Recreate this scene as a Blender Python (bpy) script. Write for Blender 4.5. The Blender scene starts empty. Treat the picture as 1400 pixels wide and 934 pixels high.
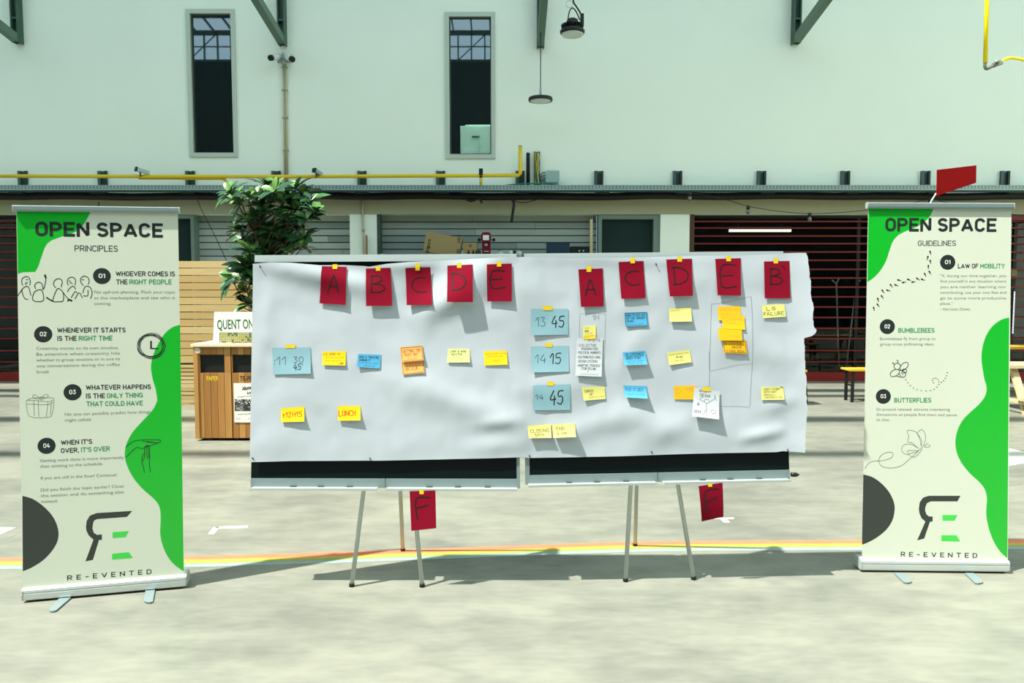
import bpy, bmesh, math, random
from mathutils import Vector, Matrix

# ------------------------------------------------------------------ scene, camera, light
S = bpy.context.scene
C = S.collection
random.seed(7)
PITCH = math.radians(3.79)
FPX = 1011.0
CAM_H = 1.63
cam_data = bpy.data.cameras.new('camera')
cam_data.sensor_width = 36.0
cam_data.lens = FPX / 1400.0 * 36.0
cam_data.clip_start = 0.05
cam = bpy.data.objects.new('camera', cam_data)
C.objects.link(cam)
cam.location = (0, 0, CAM_H)
cam.rotation_euler = (math.pi / 2 - PITCH, 0, 0)
S.camera = cam

S.view_settings.view_transform = 'Standard'
S.view_settings.look = 'None'
S.view_settings.gamma = 1.0
S.view_settings.use_curve_mapping = False
S.view_settings.exposure = 0.0
S.cycles.max_bounces = 8
S.cycles.diffuse_bounces = 5
S.cycles.use_denoising = True

SUN_DIR = Vector((0.54, 0.235, -1.0))
sun_data = bpy.data.lights.new('sun', 'SUN')
sun_data.energy = 11.2
sun_data.color = (1.0, 0.95, 0.83)
sun_data.angle = math.radians(0.9)
sun = bpy.data.objects.new('sun', sun_data)
C.objects.link(sun)
sun.location = (-8, -4, 20)
sun.rotation_euler = SUN_DIR.to_track_quat('-Z', 'Y').to_euler()

world = bpy.data.worlds.new('sky')
S.world = world
world.use_nodes = True
wn = world.node_tree
wn.nodes.clear()
w_out = wn.nodes.new('ShaderNodeOutputWorld')
w_bg = wn.nodes.new('ShaderNodeBackground')
w_tc = wn.nodes.new('ShaderNodeTexCoord')
w_sep = wn.nodes.new('ShaderNodeSeparateXYZ')
w_ramp = wn.nodes.new('ShaderNodeValToRGB')
wn.links.new(w_tc.outputs['Generated'], w_sep.inputs[0])
wn.links.new(w_sep.outputs['Z'], w_ramp.inputs[0])
w_ramp.color_ramp.elements[0].position = 0.0
w_ramp.color_ramp.elements[0].color = (0.38, 0.70, 1.0, 1)
w_ramp.color_ramp.elements[1].position = 0.8
w_ramp.color_ramp.elements[1].color = (0.80, 0.95, 0.90, 1)
wn.links.new(w_ramp.outputs[0], w_bg.inputs[0])
w_bg.inputs[1].default_value = 2.2
wn.links.new(w_bg.outputs[0], w_out.inputs[0])

# ------------------------------------------------------------------ geometry of the view
CP, SP = math.cos(PITCH), math.sin(PITCH)
CAM = Vector((0, 0, CAM_H))

def ray(x, y):
    a, b = (x - 700.0) / FPX, (467.0 - y) / FPX
    return Vector((a, CP + b * SP, -SP + b * CP))

def at(x, y, Y):
    d = ray(x, y)
    return CAM + d * (Y / d.y)

def floor_at(x, y, z=0.0):
    d = ray(x, y)
    return CAM + d * ((z - CAM_H) / d.z)

def on_plane(x, y, P, n):
    d = ray(x, y)
    return CAM + d * ((P - CAM).dot(n) / d.dot(n))

def project(p):
    q = p - CAM
    f = q.y * CP - q.z * SP
    u = q.y * SP + q.z * CP
    return 700 + FPX * q.x / f, 467 - FPX * u / f

# ------------------------------------------------------------------ materials
def lin(c):
    c = c / 255.0
    return c / 12.92 if c <= 0.04045 else ((c + 0.055) / 1.055) ** 2.4

def rgb(r, g, b):
    return (lin(r), lin(g), lin(b), 1.0)

MATS = {}
def mat(name, col, rough=0.6, metal=0.0, var=0.06, scale=6.0, spec=0.35, stretch=None, bump=0.0, emit=0.0):
    if name in MATS:
        return MATS[name]
    m = bpy.data.materials.new(name)
    m.use_nodes = True
    nt = m.node_tree
    b = nt.nodes['Principled BSDF']
    b.inputs['Roughness'].default_value = rough
    b.inputs['Metallic'].default_value = metal
    b.inputs['Specular IOR Level'].default_value = spec
    c = rgb(*col)
    tc = nt.nodes.new('ShaderNodeTexCoord')
    mp = nt.nodes.new('ShaderNodeMapping')
    if stretch:
        mp.inputs['Scale'].default_value = stretch
    ns = nt.nodes.new('ShaderNodeTexNoise')
    ns.inputs['Scale'].default_value = scale
    ns.inputs['Detail'].default_value = 5.0
    mx = nt.nodes.new('ShaderNodeMix')
    mx.data_type = 'RGBA'
    mx.inputs['A'].default_value = tuple(min(1, v * (1 - var)) for v in c[:3]) + (1,)
    mx.inputs['B'].default_value = tuple(min(1, v * (1 + var)) for v in c[:3]) + (1,)
    nt.links.new(tc.outputs['Object'], mp.inputs[0])
    nt.links.new(mp.outputs[0], ns.inputs['Vector'])
    nt.links.new(ns.outputs['Fac'], mx.inputs['Factor'])
    nt.links.new(mx.outputs['Result'], b.inputs['Base Color'])
    if bump:
        bp = nt.nodes.new('ShaderNodeBump')
        bp.inputs['Strength'].default_value = bump
        bp.inputs['Distance'].default_value = 0.01
        nt.links.new(ns.outputs['Fac'], bp.inputs['Height'])
        nt.links.new(bp.outputs[0], b.inputs['Normal'])
    if emit:
        b.inputs['Emission Color'].default_value = c
        b.inputs['Emission Strength'].default_value = emit
    MATS[name] = m
    return m

def glass_mat(name, mirror, tint):
    m = bpy.data.materials.new(name)
    m.use_nodes = True
    nt = m.node_tree
    nt.nodes.clear()
    out = nt.nodes.new('ShaderNodeOutputMaterial')
    mix = nt.nodes.new('ShaderNodeMixShader')
    tr = nt.nodes.new('ShaderNodeBsdfTransparent')
    gl = nt.nodes.new('ShaderNodeBsdfGlossy')
    lw = nt.nodes.new('ShaderNodeLayerWeight')
    mr = nt.nodes.new('ShaderNodeMapRange')
    lw.inputs['Blend'].default_value = 0.3
    mr.inputs['To Min'].default_value = mirror
    mr.inputs['To Max'].default_value = 0.5
    tr.inputs[0].default_value = tint
    gl.inputs['Roughness'].default_value = 0.015
    nt.links.new(lw.outputs['Fresnel'], mr.inputs['Value'])
    nt.links.new(mr.outputs[0], mix.inputs[0])
    nt.links.new(tr.outputs[0], mix.inputs[1])
    nt.links.new(gl.outputs[0], mix.inputs[2])
    nt.links.new(mix.outputs[0], out.inputs[0])
    return m

def floor_mat():
    m = bpy.data.materials.new('polished_concrete')
    m.use_nodes = True
    nt = m.node_tree
    b = nt.nodes['Principled BSDF']
    tc = nt.nodes.new('ShaderNodeTexCoord')
    def noise(scale, detail, st):
        mp = nt.nodes.new('ShaderNodeMapping')
        mp.inputs['Scale'].default_value = st
        n = nt.nodes.new('ShaderNodeTexNoise')
        n.inputs['Scale'].default_value = scale
        n.inputs['Detail'].default_value = detail
        nt.links.new(tc.outputs['Object'], mp.inputs[0])
        nt.links.new(mp.outputs[0], n.inputs['Vector'])
        return n
    n1 = noise(0.9, 4, (1, 1.4, 1))
    n2 = noise(5.5, 6, (0.6, 1.2, 1))
    n3 = noise(26, 3, (0.35, 1.0, 1))
    a1 = nt.nodes.new('ShaderNodeMath'); a1.operation = 'MULTIPLY_ADD'; a1.inputs[1].default_value = 0.5
    a2 = nt.nodes.new('ShaderNodeMath'); a2.operation = 'MULTIPLY_ADD'; a2.inputs[1].default_value = 0.33
    a3 = nt.nodes.new('ShaderNodeMath'); a3.operation = 'MULTIPLY'; a3.inputs[1].default_value = 0.17
    nt.links.new(n3.outputs['Fac'], a3.inputs[0])
    nt.links.new(n2.outputs['Fac'], a2.inputs[0]); nt.links.new(a3.outputs[0], a2.inputs[2])
    nt.links.new(n1.outputs['Fac'], a1.inputs[0]); nt.links.new(a2.outputs[0], a1.inputs[2])
    rp = nt.nodes.new('ShaderNodeValToRGB')
    e = rp.color_ramp.elements
    e[0].position = 0.39; e[0].color = FLOOR_A
    e[1].position = 0.59; e[1].color = FLOOR_B
    nt.links.new(a1.outputs[0], rp.inputs[0])
    nt.links.new(rp.outputs[0], b.inputs['Base Color'])
    rr = nt.nodes.new('ShaderNodeMapRange')
    rr.inputs['From Min'].default_value = 0.3; rr.inputs['From Max'].default_value = 0.7
    rr.inputs['To Min'].default_value = 0.38; rr.inputs['To Max'].default_value = 0.28
    nt.links.new(n2.outputs['Fac'], rr.inputs['Value'])
    nt.links.new(rr.outputs[0], b.inputs['Roughness'])
    b.inputs['Specular IOR Level'].default_value = 0.14
    return m

FLOOR_A = rgb(104, 107, 101)
FLOOR_B = rgb(129, 131, 121)
M_WALL = mat('wall_paint', (232, 241, 230), 0.8, var=0.035, scale=0.7)
M_WALL_LOW = mat('wall_paint_low', (206, 222, 208), 0.8, var=0.03, scale=1.0)
M_BEAM = mat('beige_band', (158, 158, 128), 0.8, var=0.03, scale=1.0)  # even beige for the band over the openings, darker than the wall
M_STEEL_G = mat('green_steel', (58, 88, 74), 0.5, var=0.08)
M_GALV = mat('galvanised_steel', (150, 172, 170), 0.45, 0.35, var=0.12, scale=20)
M_GALV_D = mat('dark_galvanised_steel', (74, 96, 92), 0.5, 0.3, var=0.15, scale=20)
M_BLACK = mat('black_plastic', (14, 20, 20), 0.5, var=0.1)
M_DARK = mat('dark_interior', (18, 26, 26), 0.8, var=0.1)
M_YEL_PIPE = mat('yellow_pipe_paint', (214, 186, 30), 0.45, var=0.06)
M_YEL_BRIGHT = mat('bright_yellow_pipe', (250, 224, 20), 0.4, var=0.03)
M_FRAME = mat('window_frame_paint', (184, 194, 184), 0.5, var=0.03)
M_FRAME_D = mat('dark_window_frame', (62, 78, 74), 0.5, var=0.05)
M_RED_BAR = mat('red_bar_paint', (112, 26, 20), 0.5, var=0.1)
M_GLASS = glass_mat('window_glass', 0.17, (0.55, 0.62, 0.60, 1))
M_GLASS2 = glass_mat('shopfront_glass', 0.012, (0.7, 0.75, 0.74, 1))
M_ALU = mat('aluminium', (205, 214, 214), 0.35, 0.55, var=0.03, scale=3, stretch=(0.3, 1, 20))
M_ALU_LT = mat('light_aluminium', (136, 154, 158), 0.4, 0.45, var=0.03, scale=3)
M_LEG = mat('grey_leg_tube', (188, 198, 194), 0.4, 0.3, var=0.03)
M_BOARD = mat('black_board', (9, 22, 25), 0.35, var=0.05, spec=0.12)
M_RAIL_TOP = mat('pale_rail', (178, 192, 196), 0.5, 0.1, var=0.02)
M_PAPER = mat('white_paper', (182, 192, 203), 0.85, var=0.012, scale=3, spec=0.2)
M_BANNER = mat('banner_film', (200, 208, 194), 0.4, var=0.008, scale=2, spec=0.5)
M_GREEN = mat('green_print', (0, 172, 36), 0.32, var=0.02, spec=0.9)
M_TXT = mat('dark_print', (30, 38, 40), 0.5, var=0.03)
M_TXT_MID = mat('grey_print', (104, 112, 106), 0.5, var=0.03)
M_TXT_GREEN = mat('green_lettering', (50, 142, 88), 0.5, var=0.03)
M_DISC = mat('charcoal_print', (52, 58, 55), 0.5, var=0.03)
M_WHITE_INK = mat('white_print', (235, 240, 232), 0.5, var=0.01)
M_LOGO_GREEN = mat('logo_green', (64, 200, 78), 0.45, var=0.02)

# ------------------------------------------------------------------ mesh helper
class MB:
    def __init__(self):
        self.v, self.f, self.m, self.sm = [], [], [], []
        self.cur = 0
        self.smooth = False

    def face(self, idx):
        self.f.append(tuple(idx)); self.m.append(self.cur); self.sm.append(self.smooth)

    def quad(self, *p):
        n = len(self.v)
        self.v += [Vector(q) for q in p]
        self.face(range(n, n + len(p)))

    def box(self, lo, hi):
        x0, y0, z0 = lo; x1, y1, z1 = hi
        self.hexa([(x0, y0, z0), (x1, y0, z0), (x1, y1, z0), (x0, y1, z0)],
                  [(x0, y0, z1), (x1, y0, z1), (x1, y1, z1), (x0, y1, z1)])

    def hexa(self, a, b):
        n = len(self.v); k = len(a)
        self.v += [Vector(p) for p in a] + [Vector(p) for p in b]
        self.face([n + i for i in reversed(range(k))])
        self.face([n + k + i for i in range(k)])
        for i in range(k):
            j = (i + 1) % k
            self.face([n + i, n + j, n + k + j, n + k + i])

    def bevel_box(self, lo, hi, r):
        # box with its vertical outline chamfered in the x-z plane
        x0, y0, z0 = lo; x1, y1, z1 = hi
        prof = [(x0 + r, z0), (x1 - r, z0), (x1, z0 + r), (x1, z1 - r), (x1 - r, z1), (x0 + r, z1), (x0, z1 - r), (x0, z0 + r)]
        self.hexa([(x, y0, z) for x, z in prof], [(x, y1, z) for x, z in prof])

    def tube(self, pts, r, seg=10, caps=True, r1=None):
        pts = [Vector(p) for p in pts]
        rings = []
        old = self.smooth; self.smooth = True
        ref = None
        for i, p in enumerate(pts):
            t = (pts[min(i + 1, len(pts) - 1)] - pts[max(i - 1, 0)]).normalized()
            if ref is None:
                ref = Vector((0, 0, 1)) if abs(t.z) < 0.9 else Vector((1, 0, 0))
            a = t.cross(ref).normalized(); b = a.cross(t).normalized()
            ref = b
            rr = r if r1 is None else r + (r1 - r) * i / (len(pts) - 1)
            n = len(self.v)
            for k in range(seg):
                th = 2 * math.pi * k / seg
                self.v.append(p + a * (math.cos(th) * rr) + b * (math.sin(th) * rr))
            rings.append(n)
        for r0, r2 in zip(rings, rings[1:]):
            for k in range(seg):
                j = (k + 1) % seg
                self.face([r0 + k, r2 + k, r2 + j, r0 + j])
        self.smooth = False
        if caps:
            self.face([rings[0] + k for k in range(seg)])
            self.face([rings[-1] + k for k in reversed(range(seg))])
        self.smooth = old

    def lathe(self, c, prof, seg=24, axis='Z'):
        c = Vector(c)
        old = self.smooth; self.smooth = True
        rings = []
        for r, h in prof:
            n = len(self.v)
            for k in range(seg):
                th = 2 * math.pi * k / seg
                if axis == 'Z':
                    q = Vector((math.cos(th) * r, math.sin(th) * r, h))
                elif axis == 'Y':
                    q = Vector((math.cos(th) * r, h, -math.sin(th) * r))
                else:
                    q = Vector((h, math.cos(th) * r, math.sin(th) * r))
                self.v.append(c + q)
            rings.append(n)
        for a, b in zip(rings, rings[1:]):
            for k in range(seg):
                j = (k + 1) % seg
                self.face([a + k, a + j, b + j, b + k])
        self.smooth = False
        self.face([rings[0] + k for k in reversed(range(seg))])
        self.face([rings[-1] + k for k in range(seg)])
        self.smooth = old

    def bar(self, p, q, w, h, up=(0, 0, 1)):
        p, q = Vector(p), Vector(q)
        t = (q - p).normalized(); s = t.cross(Vector(up)).normalized(); u = s.cross(t).normalized()
        a = [p + s * (i * w / 2) + u * (j * h / 2) for i, j in ((-1, -1), (1, -1), (1, 1), (-1, 1))]
        self.hexa(a, [x + (q - p) for x in a])

    def thin(self, fn, nu, nv, th=0.0004):
        # thin sheet with its own back and crisp edges
        self.grid(fn, nu, nv)
        bk = Vector((0, th, 0))
        self.grid(lambda u, v: Vector(fn(u, v)) + bk, nu, nv, True)
        for k in range(nu):
            for v in (0, 1):
                a, b = Vector(fn(k / nu, v)), Vector(fn((k + 1) / nu, v)); self.quad(a, b, b + bk, a + bk)
        for k in range(nv):
            for u in (0, 1):
                a, b = Vector(fn(u, k / nv)), Vector(fn(u, (k + 1) / nv)); self.quad(a, b, b + bk, a + bk)

    def grid(self, fn, nu, nv, flip=False):
        n = len(self.v)
        old = self.smooth; self.smooth = True
        for j in range(nv + 1):
            for i in range(nu + 1):
                self.v.append(Vector(fn(i / nu, j / nv)))
        w = nu + 1
        for j in range(nv):
            for i in range(nu):
                a = n + j * w + i
                q = [a, a + w, a + w + 1, a + 1]
                self.face(q if not flip else q[::-1])
        self.smooth = old

ORG = {}
def children_of(t):
    return t.children

def build(name, mb, mats, parent=None, origin=None):
    mats = mats if isinstance(mats, (list, tuple)) else [mats]
    if parent is not None:
        org = ORG[parent.name]
    elif origin is not None:
        org = Vector(origin)
    else:
        lo = Vector([min(p[i] for p in mb.v) for i in range(3)])
        hi = Vector([max(p[i] for p in mb.v) for i in range(3)])
        org = Vector(((lo.x + hi.x) / 2, (lo.y + hi.y) / 2, lo.z))
    me = bpy.data.meshes.new(name)
    me.from_pydata([tuple(p - org) for p in mb.v], [], mb.f)
    for m in mats:
        me.materials.append(m)
    me.polygons.foreach_set('material_index', mb.m)
    me.polygons.foreach_set('use_smooth', mb.sm)
    me.update()
    o = bpy.data.objects.new(name, me)
    C.objects.link(o)
    if parent is not None:
        o.parent = parent
    else:
        o.location = org
    ORG[o.name] = org.copy()
    return o

def tag(o, label, cat, group=None):
    o['label'] = label
    o['category'] = cat
    if group:
        o['group'] = group
    return o

def thing(name, label, cat, loc, group=None):
    o = bpy.data.objects.new(name, None)
    o.empty_display_size = 0.1
    C.objects.link(o)
    o.location = loc
    ORG[o.name] = Vector(loc)
    return tag(o, label, cat, group)

def struct(name, mb, mats, parent=None, origin=None):
    o = build(name, mb, mats, parent, origin)
    if parent is None:
        o['kind'] = 'structure'
    return o

def setting(name, loc=(0, 0, 0)):
    o = bpy.data.objects.new(name, None)
    C.objects.link(o)
    o.location = loc
    ORG[o.name] = Vector(loc)
    o['kind'] = 'structure'
    return o

def one(name, fn, mats, label, cat, group=None, origin=None):
    mb = MB(); fn(mb)
    return tag(build(name, mb, mats, None, origin), label, cat, group)

def part(name, fn, mats, parent):
    mb = MB(); fn(mb)
    return build(name, mb, mats, parent)

def sub(a, b, n):
    return [Vector(a).lerp(Vector(b), i / n) for i in range(n + 1)]

def catmull(pts, n=6, closed=False):
    out = []
    k = len(pts)
    rng = range(k if closed else k - 1)
    for i in rng:
        if closed:
            p = [pts[(i + d - 1) % k] for d in range(4)]
        else:
            p = [pts[max(i - 1, 0)], pts[i], pts[i + 1], pts[min(i + 2, k - 1)]]
        for s in range(n):
            t = s / n
            out.append(tuple(0.5 * ((2 * p[1][c]) + (-p[0][c] + p[2][c]) * t + (2 * p[0][c] - 5 * p[1][c] + 4 * p[2][c] - p[3][c]) * t * t
                                    + (-p[0][c] + 3 * p[1][c] - 3 * p[2][c] + p[3][c]) * t ** 3) for c in range(len(pts[0]))))
    if not closed:
        out.append(tuple(pts[-1]))
    return out
# ------------------------------------------------------------------ the hall
WY = 13.5                      # front face of the far wall
def wx(x): return at(x, 300, WY).x
def wz(y): return at(700, y, WY).z

mb = MB(); mb.box((-18, -8, -0.2), (18, WY + 6, 0)); struct('floor', mb, floor_mat(), origin=(0, 0, 0))

Z_HEAD = wz(293)
Z_BEAM = wz(268)
Z_TOP = 9.6
# far wall: upper part with two tall window holes, piers between the ground floor openings
UPW = [(at(255, 14, WY), at(325, 214, WY)), (at(609, 18, WY), at(676.5, 216, WY))]
holes = [(a.x, b.x, b.z, a.z) for a, b in UPW]
mb = MB()
xs = [-18] + [v for h in holes for v in h[:2]] + [18]
for i in range(0, len(xs), 2):
    mb.box((xs[i], WY, Z_HEAD), (xs[i + 1], WY + 0.3, Z_TOP))
for x0, x1, z0, z1 in holes:
    mb.box((x0, WY, Z_HEAD), (x1, WY + 0.3, z0))
    mb.box((x0, WY, z1), (x1, WY + 0.3, Z_TOP))
PIERS = [(-18, wx(-90)), (wx(192), wx(200)), (wx(478), wx(515)), (wx(903), wx(943)), (wx(1520), 18)]
for a, b in PIERS:
    mb.box((a, WY, 0), (b, WY + 0.3, Z_HEAD))
struct('wall_back', mb, M_WALL, origin=(0, WY, 0))
mb = MB(); mb.box((-18, WY - 0.012, Z_HEAD), (18, WY - 0.0005, Z_BEAM)); struct('trim_1', mb, M_BEAM)

mb = MB(); mb.box((-18.2, -8.2, 0), (-18, WY, 12.3)); struct('wall_left', mb, M_WALL)
mb = MB(); mb.box((18, -8.2, 0), (18.2, WY, 12.3)); struct('wall_right', mb, M_WALL)
mb = MB(); mb.box((-18, -8.2, 0), (18, -8, 12.3)); struct('wall_front', mb, mat('far_hall_cladding', (46, 62, 60), 0.8))
# opaque strip of roof above the far wall, glazing bars of the skylight and clerestory
mb = MB(); mb.box((-18, 10.3, 12.3), (18, WY + 6, 12.5)); struct('ceiling', mb, M_WALL)
mb = MB()
x = -18.0
while x < 18.01:
    mb.box((x - 0.03, -8.1, 12.3), (x + 0.03, -8.0, 13.6)); x += 0.62
mb.box((-18, -8.15, 13.55), (18, -8.0, 13.75)); mb.box((-18, -8.12, 12.3), (18, -7.98, 12.42))
x = -17.5
while x < 17:
    mb.bar((x, -8.05, 12.4), (x + 1.3, -8.05, 13.6), 0.04, 0.04); x += 2.5
mb.box((-18, -8.1, 13.0), (18, -8.02, 13.04))
struct('window_7', mb, M_STEEL_G)
mb = MB()
x = -18.0
while x < 18.01:
    mb.bar((x, -8.0, 13.65), (x, -4.6, 14.18), 0.06, 0.1); x += 0.85
for Y, z in ((-6.6, 13.87), (-4.6, 14.18)):
    mb.box((-18, Y - 0.06, z - 0.07), (18, Y + 0.06, z + 0.07))
struct('trim_2', mb, M_STEEL_G)
for i, (Y, wdt) in enumerate(((9.35, 0.3), (8.7, 0.2), (6.55, 0.3), (4.5, 0.2))):
    mb = MB(); mb.box((-18, Y - wdt / 2, 12.1), (18, Y + wdt / 2, 12.5)); struct('trim_%d' % (3 + i), mb, M_STEEL_G)

# rooms behind the openings
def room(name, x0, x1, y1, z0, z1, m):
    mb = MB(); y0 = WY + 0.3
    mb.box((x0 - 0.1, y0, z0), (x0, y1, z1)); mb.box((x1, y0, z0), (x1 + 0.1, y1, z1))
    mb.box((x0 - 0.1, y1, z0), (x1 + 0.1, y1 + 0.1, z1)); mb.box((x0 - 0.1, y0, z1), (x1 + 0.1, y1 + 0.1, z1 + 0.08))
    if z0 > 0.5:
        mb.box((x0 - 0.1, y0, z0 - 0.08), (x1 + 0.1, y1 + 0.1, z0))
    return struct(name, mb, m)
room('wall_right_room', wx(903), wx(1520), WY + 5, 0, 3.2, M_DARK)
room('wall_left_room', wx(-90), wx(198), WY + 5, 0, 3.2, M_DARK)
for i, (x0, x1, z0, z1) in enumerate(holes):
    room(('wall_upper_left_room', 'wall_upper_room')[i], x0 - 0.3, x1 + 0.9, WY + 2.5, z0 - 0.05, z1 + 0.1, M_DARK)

# tall upper windows
for i, (x0, x1, z0, z1) in enumerate(holes):
    w = setting('window_%d' % (i + 1), ((x0 + x1) / 2, WY, z0))
    t = 0.062
    def fr(m):
        for lo, hi in (((x0 - 0.012, z0 - 0.012), (x0 + t, z1 + 0.012)), ((x1 - t, z0 - 0.012), (x1 + 0.012, z1 + 0.012)), ((x0 + t, z0 - 0.012), (x1 - t, z0 + t)), ((x0 + t, z1 - t), (x1 - t, z1 + 0.012))):
            m.box((lo[0], WY - 0.03, lo[1]), (hi[0], WY + 0.12, hi[1]))
        g = 0.02
        for lo, hi in (((x0 + t, z0 + t), (x0 + t + g, z1 - t)), ((x1 - t - g, z0 + t), (x1 - t, z1 - t)), ((x0 + t + g, z0 + t), (x1 - t - g, z0 + t + g)), ((x0 + t + g, z1 - t - g), (x1 - t - g, z1 - t))):
            m.cur = 1; m.box((lo[0], WY + 0.02, lo[1]), (hi[0], WY + 0.1, hi[1]))
    part('window_frame', fr, [M_FRAME, M_FRAME_D], w)
    part('pane', lambda m: m.box((x0 + t, WY + 0.05, z0 + t), (x1 - t, WY + 0.058, z1 - t)), M_GLASS, w)

# white cabinet standing inside the right-hand tall window
a, b = at(629, 172, WY + 0.55), at(676, 215, WY + 0.55)
cz = holes[1][2] - 0.05
t = thing('storage_cabinet', 'white cabinet seen low down behind the glass of the right tall upper window', 'cabinet', ((a.x + b.x) / 2 + 0.1, WY + 0.9, cz))
M_CAB = mat('white_cabinet_paint', (214, 236, 226), 0.5, var=0.02)
part('body', lambda m: m.box((a.x, WY + 0.57, cz), (b.x + 0.25, WY + 1.1, a.z)), M_CAB, t)
xm = at(655, 190, WY + 0.55).x
part('door', lambda m: m.box((a.x + 0.01, WY + 0.55, cz + 0.02), (xm - 0.008, WY + 0.57, a.z - 0.01)), M_CAB, t)
part('door', lambda m: m.box((xm + 0.008, WY + 0.55, cz + 0.02), (b.x + 0.24, WY + 0.57, a.z - 0.01)), M_CAB, t)
h = at(645, 187, WY + 0.54)
part('handle', lambda m: (m.box((h.x, WY + 0.546, h.z - 0.015), (h.x + 0.14, WY + 0.55, h.z + 0.015))), M_FRAME_D, t)
part('top', lambda m: m.box((a.x + 0.1, WY + 0.6, a.z), (b.x + 0.2, WY + 1.05, a.z + 0.03)), M_CAB, t)

# weathered grey cladding in the recesses, with small dark windows
def cladding(name, x0, x1, z0, z1, seed):
    rnd = random.Random(seed); m = MB()
    m.cur = 3; m.box((x0, WY + 0.27, z0), (x1, WY + 0.29, z1))
    z = z1
    while z > z0:
        hgt = 0.125
        x = x0
        while x < x1:
            L = min(rnd.uniform(1.2, 3.4), x1 - x)
            m.cur = rnd.randrange(3)
            d = rnd.uniform(0, 0.012)
            m.box((x, WY + 0.235 + d, z - hgt + 0.018), (x + L - 0.006, WY + 0.27, z))
            x += L
        z -= hgt
    return struct(name, m, [mat('grey_cladding', (150, 162, 156), 0.8, var=0.16, scale=5, stretch=(0.4, 1, 9)), mat('grey_cladding_pale', (166, 176, 168), 0.8, var=0.16, scale=5, stretch=(0.4, 1, 9)),
                            mat('grey_cladding_dark', (130, 146, 142), 0.8, var=0.16, scale=5, stretch=(0.4, 1, 9)), M_BLACK])
cladding('trim_7', wx(262), wx(478), 0, Z_HEAD, 3)
cladding('trim_8', wx(515), wx(818), 0, Z_HEAD, 4)
mb = MB(); mb.box((wx(515), WY + 0.01, 0), (wx(519), WY + 0.235, Z_HEAD)); struct('trim_9', mb, M_FRAME_D)

def small_window(name, px0, px1, zb, ft, rightcols=0):
    x0, x1 = wx(px0), wx(px1)
    w = setting(name, ((x0 + x1) / 2, WY, zb))
    def fr(m):
        m.box((x0, WY + 0.02, zb), (x0 + ft, WY + 0.25, Z_HEAD)); m.box((x1 - ft - rightcols, WY + 0.02, zb), (x1, WY + 0.25, Z_HEAD))
        m.box((x0 + ft, WY + 0.02, Z_HEAD - ft * 1.2), (x1 - ft - rightcols, WY + 0.25, Z_HEAD)); m.box((x0 + ft, WY + 0.02, zb), (x1 - ft - rightcols, WY + 0.25, zb + ft))
    part('window_frame', fr, mat('grey_green_frame', (108, 126, 118), 0.5, var=0.04), w)
    part('pane', lambda m: m.box((x0 + ft, WY + 0.12, zb + ft), (x1 - ft - rightcols, WY + 0.13, Z_HEAD - ft * 1.2)), mat('dark_window_glass', (36, 52, 50), 0.06, var=0.3, scale=1.5, spec=0.7), w)
small_window('window_3', 200, 264, 0.0, 0.06)
small_window('window_4', 818, 903, 0.0, 0.07, 0.05)

# red barred shopfronts
def shopfront(name, px0, px1, posts):
    x0, x1 = wx(px0), wx(px1)
    w = setting(name, ((x0 + x1) / 2, WY, 0))
    def fr(m):
        for px in posts:
            m.box((wx(px) - 0.03, WY + 0.2, 0.1), (wx(px) + 0.03, WY + 0.26, Z_HEAD - 0.04))
        m.box((x0, WY + 0.16, Z_HEAD - 0.05), (x1, WY + 0.28, Z_HEAD))
    part('window_frame', fr, mat('black_frame_paint', (24, 24, 24), 0.5), w)
    part('sill', lambda m: m.box((x0, WY + 0.06, wz(522)), (x1, WY + 0.28, wz(510))), mat('red_sill_paint', (128, 26, 22), 0.5), w)
    part('pane', lambda m: m.box((x0, WY + 0.225, 0.12), (x1, WY + 0.233, Z_HEAD - 0.05)), M_GLASS2, w)
    ys = [302, 311, 322, 332.5, 344, 355.5, 368, 380, 392.5, 406, 420, 434.5, 449.5, 463.5, 480, 495.5]
    first = None
    for i, y in enumerate(ys):
        z = wz(y)
        b = part('red_bar', lambda m: m.box((x0 + 0.1, WY + 0.12, z - 0.0135), (x1, WY + 0.15, z + 0.0135)), M_RED_BAR, w)
    return w
shopfront('window_5', 943, 1520, (948, 1182, 1400))
shopfront('window_6', -90, 192, (60, 120))
mb = MB(); mb.box((wx(943.5), WY + 0.02, 0.0), (wx(950), WY + 0.2, Z_HEAD)); struct('trim_10', mb, mat('brown_post', (74, 54, 40), 0.7))
mb = MB(); mb.box((wx(1384), WY + 0.02, wz(301)), (wx(1518), WY + 0.1, wz(294.5))); struct('trim_11', mb, mat('dark_red_beam', (110, 26, 22), 0.5))

# ------------------------------------------------------------------ services on the wall
TY = WY - 0.36
def tz(y): return at(700, y, TY).z
def tx(x, y=255): return at(x, y, TY).x

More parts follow.
